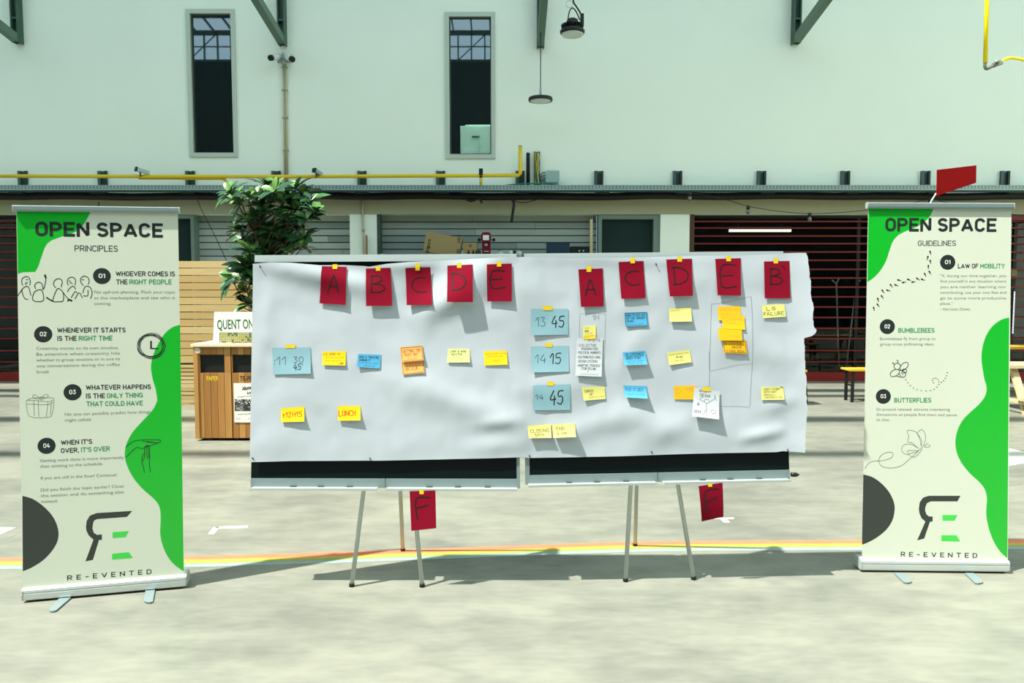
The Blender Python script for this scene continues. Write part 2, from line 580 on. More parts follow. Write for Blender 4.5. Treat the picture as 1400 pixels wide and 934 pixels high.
t = thing('cable_tray', 'long perforated galvanised cable tray running across the wall above the openings', 'cable tray', (0, WY - 0.18, tz(262)))
def tray(m):
    z1, z0 = tz(253), tz(260)
    m.box((-13, TY, z0), (13, TY + 0.004, z1)); m.box((-13, TY + 0.004, z0), (13, TY + 0.27, z0 + 0.006))
    m.box((-13, TY + 0.266, z0 + 0.006), (13, TY + 0.27, z1))
    m.cur = 1
    x = -10.0
    while x < 10:
        for z in (z0 + 0.032, z0 + 0.062):
            m.box((x, TY - 0.0015, z), (x + 0.03, TY, z + 0.011))
        x += 0.06
    m.cur = 2; m.box((-13, TY - 0.004, z0 - 0.035), (13, TY + 0.03, z0 - 0.001))
part('tray', tray, [M_GALV, M_BLACK, mat('tray_edge', (40, 62, 58), 0.5, 0.2)], t)
pz = at(700, 267, WY - 0.25).z
pts = []
for i in range(80):
    x = -13 + 26 * i / 79
    pts.append((x, WY - 0.16 + 0.01 * math.sin(x * 2.1), pz - 0.012 * max(0, math.sin(x * 0.9 + 1.0)) + 0.008 * math.sin(x * 3)))
one('insulated_pipe', lambda m: m.tube(pts, 0.066, 12), M_BLACK, 'thick black pipe running along the wall just under the cable tray', 'pipe')

for i, px in enumerate((35, 143.5, 262.5, 379.5, 496, 603, 711, 818, 925, 1039, 1153, 1262, 1370)):
    c = wx(px)
    nth = ['above the left roll-up banner, at its left', 'above the left roll-up banner, at its middle', 'just right of the left roll-up banner top', 'at the foot of the twin camera conduit', 'above the narrow pier left of the stacked cartons',
           'below the left edge of the right tall window', 'at the corner where the yellow pipe turns up', 'right of the grey junction box', 'above the pier left of the red barred shopfront', 'above the left part of the red barred shopfront',
           'just left of the right roll-up banner top', 'at the left of the red flag', 'above the right end of the right roll-up banner'][i]
    def br(m):
        zt = at(700, 233.5, WY - 0.05).z; z0 = at(700, 262, WY - 0.05).z
        w = 0.08
        m.box((c - w, WY - 0.012, z0), (c + w, WY - 0.001, zt)); m.box((c - w, WY - 0.05, z0), (c - w + 0.05, WY - 0.012, zt))
        m.cur = 1
        m.box((c + w - 0.035, WY - 0.05, z0), (c + w, WY - 0.012, zt)); m.box((c - w + 0.055, WY - 0.02, z0), (c + w - 0.04, WY - 0.012, zt - 0.04))
        m.box((c - w, TY + 0.05, tz(264)), (c + w + 0.08, WY - 0.05, tz(261.5)))
    mb = MB(); br(mb)
    tag(build('wall_bracket', mb, [M_GALV_D, mat('bracket_dark', (44, 62, 58), 0.5, 0.2)]), 'dark grey steel tray bracket ' + nth, 'bracket', 'steel brackets along the cable tray')

GY = TY - 0.05
def g(x, y, Y=GY): return at(x, y, Y)
def yp(m):
    m.tube([g(-60, 240.5), g(160, 241.2), g(400, 241.5), g(709, 239.8), g(711.3, 237.5), g(711.3, 200)], 0.032, 12)
t = thing('gas_pipe', 'long yellow gas pipe along the wall with a riser at its right end', 'pipe', tuple(g(330, 241)))
part('pipe_run', yp, M_YEL_PIPE, t)
part('pipe_branch', lambda m: m.tube([g(190, 243.5, GY + 0.04), g(302, 244.2, GY + 0.04), g(307, 245.5, GY + 0.04), g(309, 248, GY + 0.04), g(309, 252.6, GY + 0.04)], 0.026, 10), M_YEL_PIPE, t)
part('pipe_drop', lambda m: m.tube([g(657.5, 239), g(657.5, 252.6)], 0.026, 10), M_YEL_PIPE, t)
part('valve_handle', lambda m: (m.box(tuple(g(655, 240) + Vector((0, -0.05, 0))), tuple(g(660, 231) + Vector((0, -0.03, 0)))), m.tube([g(657.5, 231), g(657.5, 243)], 0.035, 8)), M_BLACK, t)
part('end_cap', lambda m: m.tube([g(711.3, 200.5), g(711.3, 199)], 0.035, 12), M_GALV, t)

PY = WY - 0.12
def w(x, y, d=0.12): return at(x, y, WY - d)
one('pipe_stub', lambda m: m.tube([w(722, 256), w(722, 211), w(722.6, 209.2)], 0.034, 12), M_BLACK, 'short black pipe standing on the tray right of the yellow riser', 'pipe')
t = thing('cable_ladder', 'narrow galvanised channel with yellow and green cables rising from the tray', 'cable tray', tuple(w(734, 252)))
def ch(m):
    a, b = w(730.5, 254), w(738.5, 206)
    m.box((a.x, WY - 0.06, a.z), (a.x + 0.015, WY - 0.002, b.z)); m.box((b.x - 0.015, WY - 0.06, a.z), (b.x, WY - 0.002, b.z)); m.box((a.x + 0.015, WY - 0.01, a.z), (b.x - 0.015, WY - 0.002, b.z))
    for y in (212, 224, 236):
        p = w(734, y); m.box((a.x + 0.015, WY - 0.06, p.z), (b.x - 0.015, WY - 0.05, p.z + 0.012))
part('channel', ch, M_GALV_D, t)
rnd = random.Random(5)
for k, mm in enumerate((M_YEL_PIPE, mat('green_cable', (40, 120, 80), 0.5), M_YEL_PIPE, mat('cream_cable', (190, 196, 150), 0.5))):
    ptsc = [w(732.0 + k * 1.5 + rnd.uniform(-1, 1), y, 0.09 + 0.01 * k) for y in (209, 216, 223, 230, 237, 244, 252)]
    part('cable', lambda m: m.tube(catmull([tuple(p) for p in ptsc], 4), 0.009, 6), mm, t)
t = thing('junction_box', 'grey wall junction box beside the cable riser above the tray', 'junction box', tuple(w(755, 250)))
def jb(m):
    a, b = w(746, 249, 0.13), w(764.5, 233.5, 0.13)
    m.bevel_box((a.x, WY - 0.13, a.z), (b.x, WY - 0.002, b.z), 0.015)
    m.bevel_box((a.x - 0.004, WY - 0.14, a.z - 0.004), (b.x + 0.004, WY - 0.13, b.z + 0.004), 0.015)
part('box', jb, mat('grey_box_plastic', (150, 176, 174), 0.5, var=0.02), t)
for k, y in enumerate((236, 240, 244, 247)):
    part('cable', lambda m: m.tube(catmull([tuple(w(746, y, 0.07)), tuple(w(742, y + 0.5, 0.07)), tuple(w(739.5, y + 4, 0.08)), tuple(w(738.5, 253, 0.09))], 4), 0.009, 6), M_GALV_D, t)
one('green_hose', lambda m: m.tube(catmull([tuple(at(x, y, TY + 0.1)) for x, y in ((682, 255), (700, 252.5), (720, 251.2), (740, 251.3), (758, 252.4), (772, 255))], 5), 0.012, 8), mat('teal_hose', (20, 120, 100), 0.5), 'teal cable lying along the tray below the junction box', 'cable')

# twin camera and its conduit
t = thing('conduit', 'twin beige conduit rising up the wall to the double camera mount', 'conduit', tuple(w(390, 255, 0.03)))
for dx in (-1.6, 1.6):
    part('tube', lambda m: m.tube([w(389 + dx, 88, 0.03), w(391.5 + dx, 256, 0.03)], 0.017, 10), mat('beige_conduit', (182, 176, 140), 0.5), t)
for y in (92, 123, 161, 206, 240):
    c = w(388.8 + (y - 88) * 0.0145, y, 0.03)
    part('clip', lambda m: m.box((c.x - 0.05, WY - 0.055, c.z - 0.012), (c.x + 0.05, WY - 0.001, c.z + 0.012)), mat('clip_grey', (150, 158, 140), 0.5), t)
t = thing('security_camera', 'white double dome camera mount with two black lenses above the beige conduit', 'camera', tuple(w(387, 87, 0.0)))
def sc(m):
    c = w(387, 78, 0.1)
    m.box((c.x - 0.13, WY - 0.02, c.z - 0.07), (c.x + 0.13, WY - 0.001, c.z + 0.07))
    m.box((c.x - 0.008, WY - 0.12, c.z - 0.075), (c.x + 0.008, WY - 0.02, c.z + 0.08))
    m.lathe((c.x, WY - 0.08, c.z - 0.13), [(0.03, 0), (0.045, 0.06)], 12)
part('mount', sc, mat('camera_grey', (150, 166, 158), 0.5), t)
for s, px, py, ox, oy in ((-1, 380, 78, 371.5, 79), (1, 393, 78, 398.5, 80.5)):
    a, b = w(px, py, 0.12), w(ox, oy, 0.28)
    bd = part('camera_body', lambda m: m.tube([a + (a - b) * 0.2, b], 0.055, 14), mat('camera_white', (214, 222, 216), 0.4), t)
    part('lens_hood', lambda m: m.tube([b, b + (b - a) * 0.28], 0.05, 14), M_BLACK, bd)
for (x0, y0, x1, y1, side) in ((187, 231.5, 204, 236.5, 'above the left roll-up banner'), (430, 233, 439, 239, 'above the leafy tree')):
    a, b = at(x0, y0, GY - 0.12), at(x1, y1, GY + 0.02)
    t = thing('bullet_camera', 'grey bullet camera clamped to the yellow pipe ' + side, 'camera', tuple(b), 'bullet cameras on the yellow pipe')
    part('camera_body', lambda m: m.bar(b, a, 0.07, 0.06), M_GALV, t)
    part('lens_hood', lambda m: m.bar(a, a + (a - b) * 0.12, 0.08, 0.075), M_BLACK, t)
    cx, cz2 = (x0 * 0.72 + x1 * 0.28), y0 + 4
    part('clamp', lambda m: m.tube([at(cx, cz2, GY - 0.06), at(cx, cz2 + 6, GY - 0.045)], 0.014, 8), mat('rust_clamp', (120, 70, 50), 0.6), t)

# roof brackets
for px, py, dx, lab in ((24, 59, -1, 'green steel roof bracket at the top left corner'), (386, 62, -1, 'green steel roof bracket above the twin camera'), (739, 65, 0, 'green steel roof bracket from which the disc lamp hangs'), (1088, 60, 1, 'green steel roof bracket high up right of the lamps')):
    f = at(px, py, WY - 0.08)
    t = thing('roof_bracket', lab, 'roof bracket', tuple(f), 'green steel roof brackets')
    def post(m):
        m.box((f.x - 0.065, WY - 0.16, f.z), (f.x - 0.045, WY - 0.001, 9.5)); m.box((f.x + 0.045, WY - 0.16, f.z), (f.x + 0.065, WY - 0.001, 9.5)); m.box((f.x - 0.045, WY - 0.07, f.z), (f.x + 0.045, WY - 0.05, 9.5))
        z = f.z + 0.4
        while z < 9.4:
            m.box((f.x - 0.045, WY - 0.15, z), (f.x + 0.045, WY - 0.07, z + 0.03)); z += 0.55
    part('post', post, M_STEEL_G, t)
    part('strut', lambda m: m.bar((f.x, WY - 0.14, f.z + 0.07), (f.x, WY - 3.6, f.z + 0.07 + 0.62), 0.12, 0.14), mat('green_steel_light', (88, 112, 98), 0.5), t)
    part('tie', lambda m: m.bar((f.x, WY - 3.55, f.z + 0.7), (f.x, WY - 0.1, 9.4), 0.06, 0.06), M_STEEL_G, t)

# lamps
M_LAMP = mat('lamp_black', (22, 28, 28), 0.45, var=0.05)
M_LENS = mat('lamp_lens', (196, 206, 198), 0.4, var=0.02)
f = at(739, 137, WY - 0.6)
t = thing('disc_lamp', 'flat black disc lamp hanging on a long thin wire', 'lamp', tuple(f))
R = 16.5 / FPX * f.y
part('housing', lambda m: m.lathe(f, [(R * 0.97, -0.015), (R, 0.0), (R * 0.96, 0.04), (R * 0.5, 0.055), (R * 0.12, 0.06)], 28), M_LAMP, t)
part('lens', lambda m: m.lathe(f - Vector((0, 0, 0.026)), [(R * 0.8, 0.006), (R * 0.84, 0.0125)], 28), M_LENS, t)
part('wire', lambda m: m.tube([f + Vector((0, 0, 0.07)), Vector((f.x, f.y, at(739, 64, WY - 0.6).z + 0.25))], 0.008, 8), M_LAMP, t)
part('hook', lambda m: m.tube([f + Vector((0, 0, 0.07)), f + Vector((0, 0, 0.2))], 0.018, 8), M_GALV, t)
f = at(782.5, 44, 12.2)
R = 16.5 / FPX * f.y
t = thing('high_bay_lamp', 'round black finned high bay lamp with a white lens at the top', 'lamp', tuple(f))
part('rim', lambda m: m.lathe(f, [(R * 0.92, -0.03), (R, -0.01), (R, 0.02), (R * 0.8, 0.05)], 28), M_LAMP, t)
part('lens', lambda m: m.lathe(f - Vector((0, 0, 0.036)), [(R * 0.8, -0.02), (R * 0.9, 0.006)], 28), M_LENS, t)
def fins(m):
    m.lathe(f, [(R * 0.5, 0.04), (R * 0.45, 0.19), (R * 0.3, 0.21)], 20)
    for k in range(20):
        th = k * math.pi / 10; d = Vector((math.cos(th), math.sin(th), 0))
        m.bar(f + d * (R * 0.44) + Vector((0, 0, 0.09)), f + d * (R * 0.88) + Vector((0, 0, 0.07)), 0.008, 0.09)
part('heat_sink', fins, M_LAMP, t)
part('bracket', lambda m: m.tube(catmull([tuple(f + Vector((-0.07, 0, 0.2))), tuple(f + Vector((-0.05, 0, 0.32))), tuple(f + Vector((0, 0, 0.38))), tuple(f + Vector((0.06, 0, 0.32))), tuple(f + Vector((0.12, 0, 0.19)))], 5), 0.01, 8), M_LAMP, t)
d0 = at(795.5, 27, 12.2)
part('driver_box', lambda m: m.box((d0.x - 0.025, d0.y - 0.03, d0.z - 0.1), (d0.x + 0.03, d0.y + 0.03, d0.z + 0.09)), M_LAMP, t)
part('power_cord', lambda m: m.tube(catmull([tuple(at(x, y, 12.2)) for x, y in ((781, -30), (783.5, 0), (788, 9), (793, 17), (795.5, 24), (796, 34), (792, 38), (786, 38))], 5), 0.013, 8), M_LAMP, t)
part('ring', lambda m: m.tube([f + Vector((-0.05 + 0.055 * math.cos(a * math.pi / 8), 0, 0.44 + 0.055 * math.sin(a * math.pi / 8))) for a in range(17)], 0.004, 6), M_GALV, t)

# yellow air drop at the right
t = thing('air_line', 'bright yellow vertical air pipe with valve and hose at the top right', 'pipe', tuple(at(1347, 93, 9.5)))
part('pipe', lambda m: m.tube([at(1350, -60, 9.5), at(1349.5, 0, 9.5), at(1347, 86, 9.5)], 0.026, 12), M_YEL_BRIGHT, t)
part('elbow', lambda m: m.tube(catmull([tuple(at(x, y, 9.5)) for x, y in ((1347, 85), (1346.7, 91), (1349, 94), (1355, 91.5), (1361, 88))], 4), 0.02, 10), mat('brass_grey', (120, 124, 108), 0.4, 0.6), t)
part('valve', lambda m: (m.tube([at(1358, 89.5, 9.5), at(1369, 85.5, 9.5)], 0.03, 10), m.tube([at(1360, 85, 9.46), at(1367, 83.5, 9.46)], 0.014, 8)), mat('valve_steel', (140, 150, 140), 0.35, 0.7), t)
part('hose', lambda m: m.tube(catmull([tuple(at(x, y, 9.5)) for x, y in ((1368, 86), (1373, 82), (1380, 79.5), (1390, 80), (1402, 83), (1425, 92))], 5), 0.018, 8), M_YEL_BRIGHT, t)

# hanging strap and scraps under the pipe
one('hanging_strap', lambda m: m.tube(catmull([tuple(at(x, y, WY - 0.24)) for x, y in ((700, 272.6), (702.5, 276), (702, 285), (700.5, 295), (699.5, 303))], 4), 0.028, 6), M_BLACK, 'black cable end hanging below the pipe above the stacked cartons', 'cable')
one('pipe_tie', lambda m: m.tube(catmull([tuple(at(x, y, WY - 0.24)) for x, y in ((636, 272), (644, 275), (652, 272.5), (656, 272), (659, 278))], 4), 0.02, 6), M_BLACK, 'loose black tie dangling below the pipe left of the hanging cable end', 'cable')
one('slack_wire', lambda m: m.tube(catmull([tuple(at(x, y, WY - 0.26)) for x, y in ((700, 274), (715, 277), (730, 274), (745, 270))], 5), 0.008, 6), M_BLACK, 'thin black wire sagging under the pipe right of the hanging cable end', 'wire')
def wallwire(pts_, lab, r=0.006):
    one('wire', lambda m: m.tube(catmull([tuple(at(x, y, WY - 0.2)) for x, y in pts_], 5), r, 6), M_BLACK, lab, 'wire')
wallwire(((268, 268), (275, 286), (290, 315), (303, 342), (311, 360)), 'thin dark wire slanting down across the grey cladding beside the tree')
wallwire(((135, 276.5), (135.5, 290)), 'thin dark wire dropping behind the top of the left roll-up banner', 0.008)
# string lights
t = thing('string_lights', 'dark string of small clear bulbs draped above the red barred shopfront', 'string lights', tuple(at(1060, 290, 11.5)))
wire = [(885, 262), (943, 264), (985, 271), (1023, 282), (1065, 289), (1107, 292), (1150, 290.5), (1187, 287), (1230, 281), (1272, 273), (1300, 278), (1400, 296)]
part('wire', lambda m: m.tube(catmull([tuple(at(x, y, 11.5)) for x, y in wire], 5), 0.0055, 6), M_BLACK, t)
M_BULB = mat('bulb_glass', (84, 90, 84), 0.1, var=0.02, spec=0.8)
for x, y in ((943, 264), (1023, 282), (1107, 292), (1272, 273)):
    c = at(x, y, 11.5)
    b = part('socket', lambda m: m.lathe(c - Vector((0, 0, 0.05)), [(0.024, 0), (0.03, 0.02), (0.024, 0.055), (0.01, 0.065)], 12), M_BLACK, t)
    part('bulb', lambda m: m.lathe(c - Vector((0, 0, 0.125)), [(0.01, 0), (0.026, 0.012), (0.032, 0.035), (0.025, 0.06), (0.017, 0.078)], 12), M_BULB, b)

# pier conduit
t = thing('pier_conduit', 'thin beige conduit running down the narrow white pier', 'conduit', tuple(w(498, 300, 0.02)))
part('tube', lambda m: m.tube([w(495.5, 272, 0.03), w(497.5, 420, 0.03), w(498, 524, 0.03)], 0.019, 10), mat('beige_conduit', (182, 176, 140), 0.5), t)
part('joint', lambda m: m.tube([w(496.6, 313, 0.03), w(496.6, 317, 0.03)], 0.025, 10), mat('clip_grey', (150, 158, 140), 0.5), t)
one('wooden_batten', lambda m: m.bar(at(501, 322, WY - 0.06), Vector((at(502, 322, WY - 0.12).x, WY - 0.12, 0)), 0.035, 0.03, (0, 1, 0)), mat('batten_wood', (150, 116, 92), 0.7), 'thin brown wooden batten leaning against the white pier by the conduit', 'batten')
one('pale_stick', lambda m: m.bar(at(808.5, 300, WY - 0.02), Vector((at(808.8, 330, WY - 0.02).x, WY - 0.02, 0)), 0.05, 0.03, (0, 1, 0)), mat('pale_wood_stick', (190, 178, 140), 0.7), 'tall pale wooden stick standing beside the dark window right of the cladding', 'stick')

ld = bpy.data.lights.new('added_cabinet_light', 'SPOT')  # added spot without a fitting, only there to brighten the white cabinet
ld.energy = 1100; ld.spot_size = math.radians(60); ld.color = (0.9, 1.0, 0.95); ld.shadow_soft_size = 0.1
lo_ = bpy.data.objects.new('added_cabinet_light', ld); C.objects.link(lo_)
lo_.location = (holes[1][1] - 0.2, WY + 0.36, holes[1][3] - 0.1)
lo_.rotation_euler = Vector((-0.1, 0.18, -1.9)).to_track_quat('-Z', 'Y').to_euler()
# ------------------------------------------------------------------ markings on the floor
TOPLINE = [(-700, 768), (-120, 764.5), (0, 763), (130, 762), (260, 760.5), (370, 757.8), (480, 754.5), (590, 750.5), (700, 746.5), (770, 744), (840, 741.7), (920, 740.3), (1000, 739.5), (1170, 738.6), (1400, 738), (1520, 738), (2100, 738.5)]
line = catmull(TOPLINE, 6)
offs = [0.0, 0.066, 0.106, 0.138, 0.19]
for k, (nm, col, lab) in enumerate((('coral', (196, 112, 84), 'coral stripe, farthest of the four stripes of the rainbow line on the floor'), ('yellow', (184, 148, 60), 'yellow stripe next to the coral one in the rainbow floor line'),
                                    ('green', (132, 150, 84), 'light green stripe between yellow and pale blue in the rainbow floor line'), ('blue', (132, 150, 146), 'pale blue stripe, nearest of the four stripes of the rainbow floor line'))):
    m = MB()
    P = [floor_at(x, y) for x, y in line]
    n0 = len(P)
    rows = []
    for i, p in enumerate(P):
        t_ = (P[min(i + 1, n0 - 1)] - P[max(i - 1, 0)]).normalized(); nn = Vector((t_.y, -t_.x, 0))
        rows.append((p + nn * offs[k], p + nn * offs[k + 1]))
    for (a, b), (c, d) in zip(rows, rows[1:]):
        z0, z1 = Vector((0, 0, 0.0004)), Vector((0, 0, 0.0014))
        m.hexa([a + z0, b + z0, d + z0, c + z0], [a + z1, b + z1, d + z1, c + z1])
    tag(build('floor_stripe', m, mat('stripe_' + nm, col, 0.55, var=0.16, scale=9)), lab, 'floor marking', 'stripes of the rainbow floor line')

def floor_mark(polys, lab):
    m = MB()
    for poly in polys:
        P = [floor_at(*q) for q in poly]
        m.hexa([p + Vector((0, 0, 0.0004)) for p in P][::-1], [p + Vector((0, 0, 0.0014)) for p in P][::-1])
    tag(build('floor_mark', m, mat('white_floor_colour', (178, 180, 174), 0.6, var=0.04)), lab, 'floor marking', 'white marks on the floor')
floor_mark([[(284, 730.5), (293, 730.5), (300.5, 720.5), (292.5, 720.5)], [(292.5, 720.5), (298, 723.5), (339, 722), (339, 719)]], 'white angled floor mark between the left banner and the left board')
floor_mark([[(962, 708.8), (970, 710), (1003, 710.2), (1003.5, 707.8)], [(985, 710.4), (990, 715), (998.5, 715), (994, 710.4)]], 'white floor mark below the hanging red card F of the right board')
floor_mark([[(-12, 734), (0, 731.5), (22, 721.2), (-4, 721.2)]], 'white floor mark at the left edge beside the left banner')
floor_mark([[(1366, 630), (1378, 637.5), (1408, 632), (1420, 622), (1378, 613)]], 'broad white floor patch at the right edge behind the right banner')  # flat white patch laid on the floor
m = MB()
for (a, b) in (((-80, 787), (95, 690)), ((240, 560), (470, 560)), ((262, 588), (330, 572))):
    p, q = floor_at(*a), floor_at(*b)
    m.bar(p + Vector((0, 0, 0.0003)), q + Vector((0, 0, 0.0003)), 0.008, 0.0008)
struct('trim_12', m, mat('floor_joint', (110, 116, 102), 0.8))

# ------------------------------------------------------------------ wooden fence and recycling station on the left
FY = 10.6
M_PINE = [mat('pine_board', (186, 160, 108), 0.7, var=0.14, scale=5, stretch=(0.5, 1, 8)), mat('pine_board_pale', (192, 168, 118), 0.7, var=0.14, scale=5, stretch=(0.5, 1, 8)), mat('pine_board_warm', (178, 150, 98), 0.7, var=0.14, scale=5, stretch=(0.5, 1, 8))]
fx0, fx1 = at(215, 450, FY).x, at(560, 450, FY).x
t = thing('wooden_fence', 'pale pine fence of horizontal boards behind the recycling bins', 'fence', ((fx0 + fx1) / 2, FY + 0.03, 0))
rnd = random.Random(11)
def boards(m):
    ys = [357 + 10.0 * i for i in range(15)]
    for y0, y1 in zip(ys, ys[1:]):
        m.cur = rnd.randrange(3)
        m.box((fx0, FY + rnd.uniform(0, 0.006), at(250, y1 - 0.9, FY).z), (fx1, FY + 0.025, at(250, y0, FY).z))
    y = 499.0
    while y < 552:
        m.cur = rnd.randrange(3)
        m.box((fx0, FY, at(250, y + 3.9, FY).z), (fx1, FY + 0.025, at(250, y, FY).z)); y += 5.3
part('board_panel', boards, M_PINE, t)
for x in (fx0 + 0.05, (fx0 + fx1) / 2, fx1 - 0.1):
    part('post', lambda m: m.box((x, FY + 0.026, 0), (x + 0.08, FY + 0.1, at(250, 360, FY).z)), M_PINE[2], t)

BY = 8.05
def b_(x, y, d=0.0): return at(x, y, BY + d)
bl, br_ = b_(264.5, 480).x, b_(373, 480).x
zt, zb = b_(300, 474).z, b_(300, 600).z
t = thing('recycling_station', 'wooden two-bay recycling cabinet with black openings partly behind the left board', 'recycling bin', ((bl + br_) / 2, BY + 0.3, 0))
M_OAK = [mat('oak_plank', (164, 116, 60), 0.6, var=0.2, scale=6, stretch=(6, 1, 0.5)), mat('oak_plank_light', (174, 128, 70), 0.6, var=0.2, scale=6, stretch=(6, 1, 0.5)), mat('oak_plank_dark', (150, 104, 52), 0.6, var=0.2, scale=6, stretch=(6, 1, 0.5))]
def cab(m):
    m.cur = 2
    m.box((bl, BY + 0.03, zb), (bl + 0.03, BY + 0.6, zt)); m.box((br_ - 0.03, BY + 0.03, zb), (br_, BY + 0.6, zt)); m.box((bl + 0.03, BY + 0.57, zb), (br_ - 0.03, BY + 0.6, zt)); m.box((bl + 0.03, BY + 0.03, zb), (br_ - 0.03, BY + 0.57, zb + 0.03))
    m.cur = 1; m.box((bl, BY - 0.01, zb), (bl + 0.045, BY + 0.03, zt)); m.box((br_ - 0.045, BY - 0.01, zb), (br_, BY + 0.03, zt))
part('body', cab, M_OAK, t)
part('top', lambda m: m.box((bl - 0.02, BY - 0.025, zt), (br_ + 0.02, BY + 0.62, zt + 0.03)), mat('pale_worktop', (222, 206, 170), 0.5, var=0.05), t)
rnd = random.Random(3)
for (px0, px1, o0, o1) in ((268.5, 315.5, 273.2, 307), (316.5, 369, 317.5, 362)):
    zo1, zo0 = b_(290, 485).z, b_(290, 510).z
    x0, x1, ox0, ox1 = b_(px0, 500).x, b_(px1, 500).x, b_(o0, 500).x, b_(o1, 500).x
    def door(m):
        n = 5 if px0 < 300 else 6
        wdt = (x1 - x0) / n
        for k in range(n):
            m.cur = rnd.randrange(3)
            a, b = x0 + k * wdt + 0.002, x0 + (k + 1) * wdt - 0.002
            m.box((a, BY, zb + 0.01), (b, BY + 0.022, zo0))
            m.box((a, BY, zo1), (b, BY + 0.022, zt - 0.005))
        m.cur = 0
        if ox0 > x0 + 0.004: m.box((x0 + 0.002, BY, zo0), (ox0, BY + 0.022, zo1))
        if ox1 < x1 - 0.004: m.box((ox1, BY, zo0), (x1 - 0.002, BY + 0.022, zo1))
    dd = part('door', door, M_OAK, t)
    part('opening', lambda m: (m.box((ox0, BY + 0.024, zo0), (ox1, BY + 0.03, zo1)), m.box((ox0, BY + 0.024, zo0 - 0.01), (ox1, BY + 0.028, zo0))), M_BLACK, dd)
for x in (bl + 0.07, (bl + br_) / 2, br_ - 0.07):
    wz_ = zb
    def wheel(m):
        m.lathe((x, BY + 0.07 - 0.0, 0.035), [(0.012, -0.02), (0.035, -0.018), (0.035, 0.018), (0.012, 0.02)], 16, axis='X')
        m.box((x - 0.03, BY + 0.04, 0.06), (x + 0.03, BY + 0.1, zb))
    part('caster', wheel, mat('caster_grey', (70, 76, 76), 0.5), t)
part('plinth', lambda m: m.box((bl + 0.3, BY + 0.2, 0.012), (br_ - 0.1, BY + 0.5, zb)), M_BLACK, t)
c = b_(270, 479.5, -0.011)
part('round_sticker', lambda m: m.lathe(c, [(0.033, -0.002), (0.033, 0.0)], 20, axis='Y'), mat('pale_sticker', (196, 186, 170), 0.4), t)

# text made from Blender's own built-in font, turned into mesh
TXT_CACHE = {}
def text_mesh(s, bold=0.0, spacing=1.0):
    k = (s, bold, spacing)
    if k in TXT_CACHE: return TXT_CACHE[k]
    cu = bpy.data.curves.new('t', 'FONT')
    cu.body = s; cu.size = 1.0; cu.resolution_u = 3; cu.offset = bold; cu.space_character = spacing
    cu.fill_mode = 'BOTH'
    o = bpy.data.objects.new('t', cu)
    C.objects.link(o)
    dg = bpy.context.evaluated_depsgraph_get()
    me = bpy.data.meshes.new_from_object(o.evaluated_get(dg))
    V = [Vector(v.co) for v in me.vertices]; F = [tuple(p.vertices) for p in me.polygons]
    bpy.data.objects.remove(o); bpy.data.curves.remove(cu); bpy.data.meshes.remove(me)
    TXT_CACHE[k] = (V, F)
    return V, F

CAP = 0.72
def put_text(m, s, P0, P1, up, cap, off, bold=0.0, spacing=1.0):
    # s set on the line P0-P1 with the given cap height, lifted by the vector off
    V, F = text_mesh(s, bold, spacing)
    if not V: return
    x0 = min(v.x for v in V); x1 = max(v.x for v in V)
    d = P1 - P0
    n = len(m.v)
    for v in V:
        m.v.append(P0 + d * ((v.x - x0) / (x1 - x0)) + up * (v.y / CAP * cap) + off)
    for f in F:
        m.face([n + i for i in f])
UP = Vector((0, 0, 1))
def text_on_Y(m, s, a, b, cap_px, Y, bold=0.0):
    P0, P1 = at(a[0], a[1], Y), at(b[0], b[1], Y)
    put_text(m, s, P0, P1, UP, cap_px * Y / FPX, Vector((0, 0, 0)), bold)
def lettering(name, parent, m_, items, Y):
    m = MB()
    for s, a, b, cap, bold in items: text_on_Y(m, s, a, b, cap, Y, bold)
    return build(name, m, m_, parent)
lettering('lettering', t, mat('yellow_print', (226, 200, 50), 0.5), [('PAPER', (282.5, 520.5), (298.5, 520.5), 6.5, 0.012)], BY - 0.0015)
lettering('lettering', t, mat('brown_print', (70, 50, 28), 0.5), [('TE-PES', (328, 520.5), (347, 520.5), 6.5, 0.01)], BY - 0.0015)

PB = BY - 0.006
p0, p1 = at(320.5, 577.7, PB), at(345.5, 524, PB)
t = thing('event_poster', 'white paper poster with a black and white photo stuck on the recycling cabinet', 'poster', tuple(p0))
part('sheet', lambda m: m.box((p0.x, PB, p0.z), (p1.x, PB + 0.003, p1.z)), mat('poster_white', (226, 226, 218), 0.6, var=0.02), t)
lettering('lettering', t, M_TXT, [('Allumey', (331, 534), (345, 531.5), 5, 0.03), ('la nuit', (338, 539), (345, 538), 4, 0.03), ('programme', (325, 543.5), (343, 542), 1.6, 0.0), ('samedi', (325, 567), (343, 566.5), 1.6, 0.0), ('entree', (323, 573), (329, 573), 1.6, 0), ('merci', (339, 573), (344, 573), 1.6, 0)], PB - 0.001)
def photo(m):
    rnd = random.Random(2)
    a, b = at(321, 562, PB - 0.001), at(345.3, 546, PB - 0.001)
    nx, nz = 14, 10
    for i in range(nx):
        for j in range(nz):
            m.cur = min(3, int(abs(rnd.gauss(1.5, 1.3)))) if j > 4 else rnd.choice((0, 1, 1, 2))
            x0 = a.x + (b.x - a.x) * i / nx; x1 = a.x + (b.x - a.x) * (i + 1) / nx; z0 = a.z + (b.z - a.z) * j / nz; z1 = a.z + (b.z - a.z) * (j + 1) / nz
            m.quad((x0, PB - 0.001, z0), (x1, PB - 0.001, z0), (x1, PB - 0.001, z1), (x0, PB - 0.001, z1))
part('photo', photo, [mat('photo_black', (28, 30, 30), 0.5), mat('photo_dark', (70, 72, 72), 0.5), mat('photo_mid', (140, 142, 140), 0.5), mat('photo_light', (206, 208, 204), 0.5)], t)

